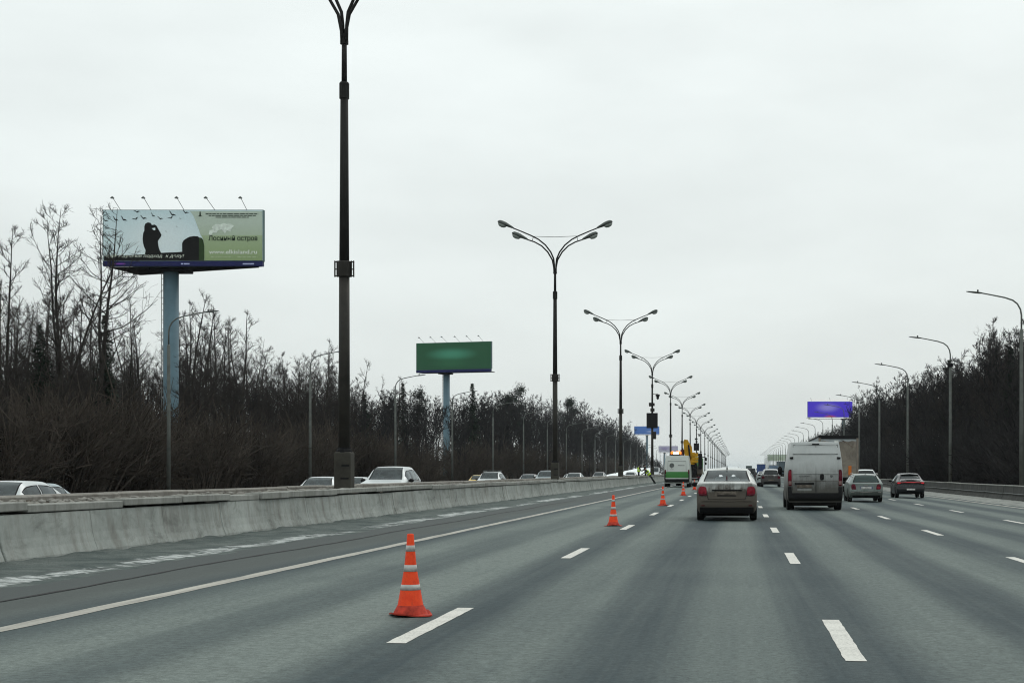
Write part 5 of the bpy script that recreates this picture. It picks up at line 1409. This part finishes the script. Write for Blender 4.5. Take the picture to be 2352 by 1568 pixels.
both('flank_trim', [(.90, .60), (.995, .60), (.995, 1.28), (.91, 1.28)], M_BLACK, off=.012)
patch('door_top_line', rect(-.72, .72, 2.03, 2.055, 8), M_BLACK, off=.01)
both('door_side_line', [(.72, 1.25), (.735, 1.25), (.715, 2.05), (.70, 2.05)], M_STEEL, off=.006)
m = MB(); yc = capy(-.38, 1.75) - .015
m.lathe([(.155, 0), (.185, -.01), (.155, -.02), (.130, -.01)], 24, 'y', (-.40, yc, 1.72)); m.tube([(-.46, yc - .01, 1.72), (-.41, yc - .01, 1.66), (-.33, yc - .01, 1.80)], .02, 4); m.tube([(-.46, yc - .01, 1.60), (-.40, yc - .01, 1.49)], .02, 4); m.build('emblem', M_STEEL, svc)
for k in range(5): patch('emblem_lettering', rect(-.53 + .055 * k, -.49 + .055 * k, 1.38, 1.42, 1), M_STEEL, off=.008)
for k in range(7): patch('lettering', rect(.08 + .075 * k, .135 + .075 * k, 1.69, 1.76, 1), M_STEEL, off=.008)
for k in range(9): patch('lettering', rect(-.45 + .10 * k, -.38 + .10 * k, 2.19, 2.23, 1), plain('faint_grey_print', (.40, .42, .40), .6), off=.01)
MB().box(-.44, .26, .10, .5, 2.50, 2.62, .03).build('lamp_bracket', M_BLACK, svc)
M_AMBER = plain('amber_lens', (.75, .20, .03), .3, emit=(1.0, .28, .04), estr=1.2)
for s in (-1, 1): MB().lathe([(.12, 2.60), (.15, 2.64), (.14, 2.78), (.05, 2.84)], 12, 'z', (-.08 + s * .28, .30, 0)).build('beacon', M_AMBER, svc, True)
MB().box(-.30, .14, .08, .12, 2.60, 2.76, .015).build('flash_panel', plain('lit_white_lamp', (.9, .85, .7), .3, emit=(1.0, .86, .6), estr=3.0), svc)
MB().box(-.10, .20, .2, .5, 2.76, 2.84, .03).build('beacon', M_AMBER, svc)

# --- crane lorry in front of the service van
M_YEL = plain('crane_yellow', (.50, .27, .015), .45, var=.35, scale=1.5)
kx, ky = -4.62, 141.0
cr = thing('crane_lorry', 'yellow loader crane lorry with folded boom parked before the service van', 'lorry', (kx, ky, gz(kx)))
MB().box(-.95, .95, 0, 8.2, .78, 1.02, .02).build('chassis', M_UNDER, cr)
MB().box(-1.24, 1.24, 1.2, 5.2, 1.02, 1.14, .02).build('load_bed', plain('bed_brown', (.12, .085, .06), .8), cr)
for s in (-1, 1): MB().box(*sorted((s * 1.24, s * 1.20)), 1.2, 5.2, 1.14, 1.75).build('side_board', plain('grey_brown_board', (.19, .165, .14), .8), cr)
MB().box(-1.2, 1.2, 1.2, 1.25, 1.14, 1.85).build('tail_board', plain('grey_brown_board', (.19, .165, .14), .8), cr)
MB().box(-1.2, 1.2, 6.4, 8.5, 1.0, 2.75, .15).build('cab', plain('cab_green', (.10, .22, .10), .5), cr)
MB().box(-1.0, 1.0, 8.46, 8.54, 1.75, 2.5, .02).build('windscreen', M_GLASSDARK, cr)
MB().box(-.05, .78, .5, 1.15, 1.0, 2.1, .05).build('crane_pedestal', M_BLACK, cr)
MB().lathe([(.42, 2.0), (.42, 2.25), (.30, 2.3), (.30, 3.1)], 14, 'z', (.36, .85, 0)).build('slewing_column', M_YEL, cr)
m = MB(); m.prism([(-.30, 2.55), (.02, 2.45), (.10, 3.9), (-.02, 4.25), (-.36, 4.30), (-.46, 4.0)], .55, .80); m.build('inner_boom', M_YEL, cr)
m = MB(); m.prism([(-.02, 4.12), (-.10, 4.28), (.32, 3.62), (.40, 2.80), (.22, 2.80), (.16, 3.45)], .86, 1.06); m.build('outer_boom', M_YEL, cr)
m = MB(); m.tube([(.16, .5, 2.5), (.02, .5, 3.8)], .07, 8); m.tube([(-.42, .5, 2.75), (-.50, .5, 3.5)], .06, 8); m.build('hydraulic_cylinder', M_BLACK, cr)
m = MB(); m.box(.30, .92, .30, .50, 2.15, 2.38, .03); m.box(.34, .94, .30, .50, 2.42, 2.66, .03); m.box(.32, .90, .30, .50, 2.70, 3.02, .03); m.build('extension_box', M_YEL, cr)
m = MB(); m.box(.93, 1.28, .35, .8, 1.55, 3.0, .05); m.build('hose_guard', M_BLACK, cr)
m = MB(); m.tube([(1.25, .5, 2.7), (1.62, .5, 2.62)], .04, 6); m.box(1.5, 1.72, .45, .6, 2.30, 2.62, .02); m.box(1.52, 1.70, .45, .6, 1.95, 2.2, .02); m.build('wing_mirror', M_BLACK, cr)
MB().box(-.72, -.36, .5, .8, 2.75, 3.35, .03).build('control_seat', plain('dark_red_metal', (.16, .03, .02), .5), cr)
MB().box(-1.15, 1.15, -.02, .10, .55, .70, .02).build('underrun_bar', M_BLACK, cr)
for s in (-1, 1):
    MB().box(*sorted((s * .8, s * 1.12)), -.04, -.018, .74, .88, .01).build('tail_lamp', M_LAMPDARK, cr)
    MB().box(*sorted((s * .9, s * 1.06)), .6, .8, .22, 1.0).build('stabiliser', M_BLACK, cr)
    for yy in (2.2, 3.5, 7.2): wheel(cr, s * 1.03, yy, .50, .34, s)

# --- other cars on our side
P_WHITE = car_paint('white_paint', (.43, .46, .465), (.20, .195, .175), .2, .8, .6)
P_DARK = car_paint('dirty_dark_paint', (.03, .032, .036), (.10, .09, .085), .5, 1.1, .7)
P_GREYLOW = car_paint('white_over_grime', (.36, .37, .37), (.040, .036, .034), 1.0, 1.30, .96)
P_BLUEGREY = car_paint('pale_blue_paint', (.20, .26, .28), (.15, .15, .14), .2, .8, .6)
P_SILVER = car_paint('grey_paint', (.24, .25, .25), (.15, .145, .13), .3, 1.0, .7, metal=.3)
P_YELLOW = car_paint('taxi_yellow', (.65, .42, .03), (.30, .25, .15), .2, .8, .5)
def plain_rear(I, zl=(.80, 1.02), xl=(.62, .84), plate=(.60, .71), mat=None):
    I['both']('tail_lamp', [(xl[0], zl[0]), (xl[1], zl[0]), (xl[1] + .02, zl[1] - .05), (xl[1] - .04, zl[1]), (xl[0], zl[1])], mat or M_LAMPDARK, off=.018)
    I['patch']('number_plate', I['rect'](-.26, .26, *plate), M_PLATEDIRTY, off=.014)
    I['sheet']('bumper_valance', -.7, .7, .28, .50, M_BLACK, off=.014)
def roof_rails(root, hw, y0, y1, z):
    for s in (-1, 1): MB().tube([(s * hw, y0, z - .05), (s * (hw + .01), y0 + .15, z), (s * (hw + .01), y1 - .15, z), (s * hw, y1, z - .05)], .02, 6).build('roof_rail', M_CHROME, root)
o, I = vehicle('off_road_car', 'grime-covered off-road car with a white roof between sedan and van', 'car', SUV, P_GREYLOW, (2.95, 139, gz(2.95)), rear_glass=M_GLASSDARK, scale=.97); plain_rear(I, mat=M_LAMPDARK)
o, I = vehicle('off_road_car', 'white off-road car ahead of the sedan, only its roof and rear window showing', 'car', SUV, P_WHITE, (-.6, 106, gz(0)), rear_glass=M_GLASSDARK); plain_rear(I); roof_rails(o, .60, .8, 2.3, 1.73)
o, I = vehicle('off_road_car', 'white off-road car just ahead of the silver estate car', 'car', SUV, P_WHITE, (9.75, 117, gz(9.75)), rear_glass=M_GLASSDARK, scale=.97); plain_rear(I)
o, I = vehicle('pickup_van', 'small dark grey van ahead, right of the sedan roof', 'van', VAN, P_DARK, (1.72, 218, gz(1.7)), scale=.75); I['both']('tail_lamp', rect(.86, .97, .95, 1.3, 2), M_LAMPDARK, off=.02); I['patch']('rear_window', rect(-.7, .7, 1.5, 2.2, 6), M_GLASSDARK, off=.01)
o, I = vehicle('sedan', 'distant white car between the dark van and the grimy off-road car', 'car', SEDAN, P_WHITE, (4.0, 255, gz(4.0))); plain_rear(I, (.72, .94), (.56, .76))

def box_lorry(label, x, y, boxcol, L=7.0, H=3.75, W=2.5, facing=0.0, cabcol=(.6, .62, .63), z=None, group=None):
    r = thing('box_lorry', label, 'lorry', (x, y, gz(x) if z is None else z), facing, group)
    bm_ = plain('box_%02d%02d%02d' % tuple(int(c * 99) for c in boxcol), boxcol, .6, var=.3, scale=.8)
    MB().box(-W / 2, W / 2, 0, L, 1.0, H, .04).build('cargo_box', bm_, r)
    MB().box(-W / 2 - .015, W / 2 + .015, -.015, .06, H - .10, H + .015, .01).build('rear_frame', M_STEEL, r)
    MB().box(-.012, .012, -.01, .02, 1.1, H - .12).build('door_gap', M_BLACK, r)
    for s in (-1, 1): MB().box(*sorted((s * .3, s * .34)), -.03, .0, 1.1, H - .15).build('lock_rod', M_STEEL, r)
    MB().box(-.5, .5, .2, L + 2.0, .72, .98).build('chassis', M_UNDER, r)
    MB().box(-1.1, 1.1, -.02, .08, .50, .64, .02).build('underrun_bar', M_BLACK, r)
    cb = MB(); cb.rings([[(sx_ * (W / 2 - .05 - i_), yy, zz) for sx_, zz in ((-1, z0_), (1, z0_), (1, z1_), (-1, z1_))] for yy, z0_, z1_, i_ in ((L + .25, .75, 2.9, 0), (L + 1.6, .75, 2.85, 0), (L + 1.95, .70, 1.75, .04), (L + 2.05, .55, 1.5, .06))], True)
    c = cb.build('cab', plain('cab_%02d' % int(cabcol[0] * 99), cabcol, .4), r)
    MB().add([(-W / 2 + .2, L + 1.96, 1.80), (W / 2 - .2, L + 1.96, 1.80), (W / 2 - .22, L + 1.64, 2.72), (-W / 2 + .22, L + 1.64, 2.72)], [(0, 1, 2, 3)]).build('windscreen', M_GLASSDARK, r)
    for s in (-1, 1):
        MB().box(*sorted((s * .8, s * 1.1)), -.05, -.025, .68, .80, .01).build('tail_lamp', M_LAMPDARK, r)
        MB().box(*sorted((s * (W / 2 + .05), s * (W / 2 + .22))), L + 1.65, L + 1.75, 1.9, 2.5, .02).build('wing_mirror', M_BLACK, r)
        for yy in (1.4, L + 1.0): wheel(r, s * (W / 2 - .2), yy, .46, .30, s)
    return r
box_lorry('distant lorry with a dark blue box ahead of the grimy off-road car', 6.9, 465, (.035, .07, .20))
box_lorry('distant lorry with a grey-blue box beside the white van', 9.3, 400, (.16, .22, .30), H=3.2)
box_lorry('distant lorry with a dark slate box, half hidden by the white van', 9.9, 330, (.10, .13, .15), H=3.7)
box_lorry('far lorry with a dark box beyond the blue one', 4.4, 640, (.07, .10, .10), H=3.9)

# --- oncoming traffic behind the median (roofs and windscreens show)
def oncoming(name, label, cat, spec, paint, x, y, scale=1.0, **kw):
    o, I = vehicle(name, label, cat, spec, paint, (x, y, gz(x)), math.pi, 'oncoming cars beyond the median', scale, **kw)
    return o, I
o, I = oncoming('off_road_car', 'white off-road car coming towards us, right of the nearest lamp post base', 'car', SUV, P_WHITE, -15.6, 71.3, 1.04)
MB().tube([(-.2, 3.2, 1.17), (.25, 3.14, 1.20)], .012, 5).build('wiper', M_BLACK, o)
oncoming('sedan', 'white sedan coming towards us at the left picture edge', 'car', SEDAN, P_WHITE, -18.6, 41.2, .97)
oncoming('sedan', 'pale grey sedan just behind the leftmost oncoming sedan', 'car', SEDAN, P_BLUEGREY, -22.0, 49.6, .97)
oncoming('hatchback', 'white car coming towards us, left of the nearest lamp post base', 'car', WAGON, P_WHITE, -19.3, 73.5, 1.02)
oncoming('sedan', 'white car half hidden behind the nearest lamp post base', 'car', SEDAN, P_WHITE, -22.4, 92, 1.0)
oncoming('taxi', 'yellow taxi coming towards us, behind the white rack-topped car', 'taxi', SEDAN, P_YELLOW, -24.6, 148, 1.0)
o, I = oncoming('rack_top_car', 'white tall car with a roof rack coming towards us', 'car', SUV, P_WHITE, -19.6, 124, 1.0)
m = MB(); [m.box(-.62, .62, y, y + .06, 1.76, 1.80) for y in (.9, 1.6, 2.2)]; [m.box(s * .58 - .03, s * .58 + .03, .7, 2.5, 1.72, 1.765) for s in (-1, 1)]; m.build('roof_rack', M_STEEL, o)
oncoming('sedan', 'small grey-white car coming towards us, left of the second lamp post base', 'car', SEDAN, P_SILVER, -19.6, 146, 1.0)
oncoming('off_road_car', 'pale blue off-road car behind the second lamp post base', 'car', SUV, P_BLUEGREY, -16.4, 134, .98)
oncoming('sedan', 'white car coming towards us just right of the second lamp post base', 'car', SEDAN, P_WHITE, -16.4, 156, 1.0)
oncoming('sedan', 'white car farther right of the second lamp post base', 'car', WAGON, P_WHITE, -20.0, 185, 1.0)
oncoming('off_road_car', 'pale car in front of the white snow heap', 'car', SUV, P_SILVER, -19.0, 212, .95)
oncoming('sedan', 'white car in front of the snow heap, right of the third lamp post base', 'car', SEDAN, P_WHITE, -16.5, 238, 1.05)
o, I = oncoming('panel_van', 'white van coming towards us behind the leaning worker', 'van', VAN, P_WHITE, -20.0, 372, 1.1)
# white snow heap beside the opposite carriageway
hx, hy = [-42 + .8 * i for i in range(12)], [390 + 6 * i for i in range(52)]
tag(grid_sheet('snow_heap', hx, hy, lambda x, y: -.5 + max(0, 1 - ((x + 37.6) / 4.2) ** 2) * min(1, max(0, (y - 390) / 200)) * min(1, max(0, (696 - y) / 20)) * (3.4 + .12 * nz(x, y * .2, .5)), M_SNOWWHITE), 'long white snow heap beside the opposite carriageway', 'snow heap', kind='stuff')

# ------------------------------------------------------------------ traffic cones
def cone_mat(name):
    t = NT(name); n = t.noise(11, 6, .7, dist=.5); n2 = t.noise(1.0, 5, .7, vec=t.coord(scale=(30, 30, 6))); n3 = t.noise(60, 3, .8)
    c = t.mix(t.ramp(n, .35, .7), (.80, .075, .018), (.66, .045, .014)); c = t.mix(t.ramp(n2, .56, .74, 0, .55), c, (.20, .045, .03)); c = t.mix(t.ramp(n3, .62, .72, 0, .5), c, (.14, .05, .04))
    t.base(c); t.rough(.6); t.set('Specular IOR Level', .2); return t.m
M_ORANGE = cone_mat('cone_orange')
M_BAND = plain('grey_reflective_band', (.40, .40, .385), .55, var=.3, scale=12)
M_CONEFOOT = plain('scuffed_cone_foot', (.40, .045, .028), .75, var=.6, scale=14)
cone = thing('traffic_cone', 'x', 'traffic cone', (0, 0, 0), 0, 'traffic cones closing the left lane')
H_ = .755
RP = [(.09, .118), (.10, .116), (.24, .092), (.29, .083), (.41, .062), (.47, .054), (.595, .043), (.65, .036), (.70, .033), (.755, .031)]
rad = lambda z: float(np.interp(z, [p[0] for p in RP], [p[1] for p in RP]))
m = MB(); base_r = []
for t in range(40):
    a = 2 * math.pi * t / 40; k = 1.0 / max(abs(math.cos(a)), abs(math.sin(a))); k = min(k, 1.25)
    base_r.append((a, .180 * k))
def bring(f, zf): return [(r_ * f * math.cos(a), r_ * f * math.sin(a), zf(a)) for a, r_ in base_r]
curl = lambda a: .016 * math.sin(a * 2 + .6) + .012
m.rings([bring(1.0, lambda a: .003 + max(0, curl(a))), bring(1.0, lambda a: .015 + max(0, curl(a))), bring(.86, lambda a: .016), [(.158 * math.cos(a), .158 * math.sin(a), .024) for a, r_ in base_r], [(.140 * math.cos(a), .140 * math.sin(a), .060) for a, r_ in base_r], [(.121 * math.cos(a), .121 * math.sin(a), .095) for a, r_ in base_r], [(.118 * math.cos(a), .118 * math.sin(a), .10) for a, r_ in base_r]], True)
m.build('foot', M_CONEFOOT, cone, 'auto')
MB().lathe([(rad(z), z) for z in (.092, .17, .24, .29, .41, .47, .595, .65, .745)] + [(.027, H_), (.020, H_ + .002), (.018, H_ - .01)], 32).build('cone_body', M_ORANGE, cone, 'auto')
for z0, z1 in ((.24, .29), (.41, .47), (.595, .65)):
    MB().lathe([(rad(z0) + .0025, z0), (rad(z1) + .0025, z1), (rad(z1) - .004, z1 + .001), (rad(z0) - .004, z0 - .001)], 32).build('reflective_band', M_BAND, cone, True)
for k, (x, y, lab) in enumerate(((-3.03, 14.2, 'large orange traffic cone with three grey bands nearest the camera'), (-3.06, 37.6, 'second orange traffic cone, beside the second lane dash'), (-2.95, 60.0, 'third orange traffic cone, left of the white and green van wheels'), (-3.08, 86.0, 'fourth orange traffic cone, in front of the white and green van'), (-3.2, 112.0, 'fifth orange traffic cone, at the left edge of the sedan'))):
    o = cone if k == 0 else copy_tree(cone)
    o.location = (x, y, gz(x) + .002); o.rotation_euler = (0, 0, .35 + k * .8); o['label'] = lab
cone.scale = (1.0, 1.0, 1.0)

# ------------------------------------------------------------------ road workers
M_CLOTH = plain('dark_workwear', (.020, .024, .022), .9); M_VEST = plain('lime_vest', (.42, .62, .04), .8); M_SKIN = plain('skin', (.38, .22, .16), .6); M_HAIR = plain('dark_cap', (.014, .013, .012), .9)
def person(label, loc, rz, J, vest=True, group='road workers at the median'):
    """J: dict of joints; one continuous skinned body, vest and cap as clothing"""
    names = list(J); idx = {n: i for i, n in enumerate(names)}
    E = [('pelvis', 'waist'), ('waist', 'chest'), ('chest', 'neck'), ('neck', 'chin'), ('chin', 'crown'), ('chest', 'shl'), ('shl', 'ell'), ('ell', 'wrl'), ('wrl', 'hal'), ('chest', 'shr'), ('shr', 'elr'), ('elr', 'wrr'), ('wrr', 'har'), ('pelvis', 'hil'), ('hil', 'knl'), ('knl', 'anl'), ('anl', 'tol'), ('pelvis', 'hir'), ('hir', 'knr'), ('knr', 'anr'), ('anr', 'tor')]
    RAD = dict(pelvis=.155, waist=.15, chest=.17, neck=.065, chin=.085, crown=.085, shl=.085, ell=.058, wrl=.042, hal=.04, shr=.085, elr=.058, wrr=.042, har=.04, hil=.105, knl=.072, anl=.052, tol=.05, hir=.105, knr=.072, anr=.052, tor=.05)
    me = bpy.data.meshes.new('person_body'); me.from_pydata([J[n] for n in names], [(idx[a], idx[b]) for a, b in E], []); me.update()
    tmp = bpy.data.objects.new('person_tmp', me); COL.objects.link(tmp)
    sk = tmp.modifiers.new('skin', 'SKIN'); sk.use_smooth_shade = True
    for n in names:
        v = me.skin_vertices[0].data[idx[n]]; v.radius = (RAD[n], RAD[n]); v.use_root = n == 'pelvis'
    sd = tmp.modifiers.new('sub', 'SUBSURF'); sd.levels = sd.render_levels = 1
    dg = bpy.context.evaluated_depsgraph_get(); out = bpy.data.meshes.new_from_object(tmp.evaluated_get(dg))
    bpy.data.objects.remove(tmp)
    root = thing('person', label, 'person', loc, rz, group)
    out.materials.clear(); out.materials.append(M_CLOTH); out.materials.append(M_SKIN)
    nk, cr_ = Vector(J['neck']), Vector(J['crown']); ax_ = (cr_ - nk).normalized()
    for p in out.polygons:
        p.use_smooth = True; c = p.center
        if (c - nk).dot(ax_) > .02 and (c - (nk + cr_) / 2).length < .26: p.material_index = 1
        if min((c - Vector(J['hal'])).length, (c - Vector(J['har'])).length) < .07: p.material_index = 1
    b = bpy.data.objects.new('body', out); COL.objects.link(b); b.parent = root
    d = ax_; c0 = Vector(J['chin']) + d * .05
    bm = bmesh.new(); bmesh.ops.create_uvsphere(bm, u_segments=14, v_segments=8, radius=.125)
    for v in bm.verts:
        if v.co.z < 0: v.co.z *= .3
    mh = bpy.data.meshes.new('cap'); bm.to_mesh(mh); bm.free(); mh.materials.append(M_HAIR)
    for p in mh.polygons: p.use_smooth = True
    h = bpy.data.objects.new('cap', mh); COL.objects.link(h); h.parent = root; h.location = c0; h.rotation_mode = 'QUATERNION'; h.rotation_quaternion = Vector((0, 0, 1)).rotation_difference(d)
    if vest:
        P = [Vector(J['pelvis']) + (Vector(J['waist']) - Vector(J['pelvis'])) * .1, Vector(J['waist']), Vector(J['chest']), Vector(J['chest']) + (nk - Vector(J['chest'])) * .65]
        m = MB(); m.tube(P, [.185, .185, .215, .12], 14, False); v_ = m.build('vest', M_VEST, root, True)
        m = MB(); q = P[1] + (P[2] - P[1]) * .3; u = (P[2] - P[1]).normalized() * .03; m.tube([q - u, q + u], .203, 14, False); m.build('reflective_stripe', M_WHITE, v_)
    return root
# leaning worker in front of the barrier end: feet towards the van, hands on the coping
person('worker in a lime vest leaning over the barrier beside the white and green van', (-8.55, 158, gz(-8.5)), 0, dict(
    pelvis=(-.55, 0, .93), waist=(-.68, 0, 1.08), chest=(-.85, 0, 1.30), neck=(-.97, 0, 1.48), chin=(-1.04, 0, 1.56), crown=(-1.13, 0, 1.70),
    shl=(-.87, .19, 1.38), ell=(-1.13, .22, 1.18), wrl=(-1.36, .18, 1.02), hal=(-1.46, .17, .98), shr=(-.87, -.19, 1.38), elr=(-1.12, -.23, 1.17), wrr=(-1.36, -.20, 1.03), har=(-1.46, -.19, .98),
    hil=(-.53, .10, .90), knl=(-.30, .11, .50), anl=(-.08, .11, .09), tol=(-.24, .12, .045), hir=(-.53, -.10, .90), knr=(-.22, -.12, .49), anr=(.06, -.11, .09), tor=(-.10, -.12, .045)))
up = lambda dx: dict(pelvis=(0, 0, .95), waist=(0, .02, 1.12), chest=(0, .05, 1.36), neck=(0, .09, 1.54), chin=(0, .13, 1.60), crown=(0, .14, 1.76),
    shl=(-.20, .05, 1.44), ell=(-.27, .15, 1.18), wrl=(-.20 + dx, .36, 1.06), hal=(-.17 + dx, .45, 1.05), shr=(.20, .05, 1.44), elr=(.27, .15, 1.18), wrr=(.20 + dx, .36, 1.06), har=(.17 + dx, .45, 1.05),
    hil=(-.10, 0, .92), knl=(-.11, .03, .50), anl=(-.11, -.02, .09), tol=(-.12, .14, .045), hir=(.10, 0, .92), knr=(.11, .03, .50), anr=(.11, -.02, .09), tor=(.12, .14, .045))
person('worker in a lime vest standing on the median, turned to a colleague', (-11.75, 181, .40), -1.2, up(.05))
person('worker in dark clothes standing right of the vested worker on the median', (-11.05, 183, .45), 1.4, up(-.05), vest=False)

# ------------------------------------------------------------------ haze
t = NT('haze_air'); t.n.remove(t.b)
pv = t.new('ShaderNodeVolumePrincipled'); pv.inputs['Color'].default_value = (.80, .88, .92, 1); pv.inputs['Density'].default_value = 0.00006; pv.inputs['Anisotropy'].default_value = 0.3
t.link(pv.outputs[0], t.out.inputs['Volume'])
HAZE = True
if HAZE:
    o = MB().box(-7000, 7000, -200, 15000, -2.0, 60).build('haze', t.m); tag(o, 'thin pale winter haze filling the air over the motorway', 'haze', kind='stuff')
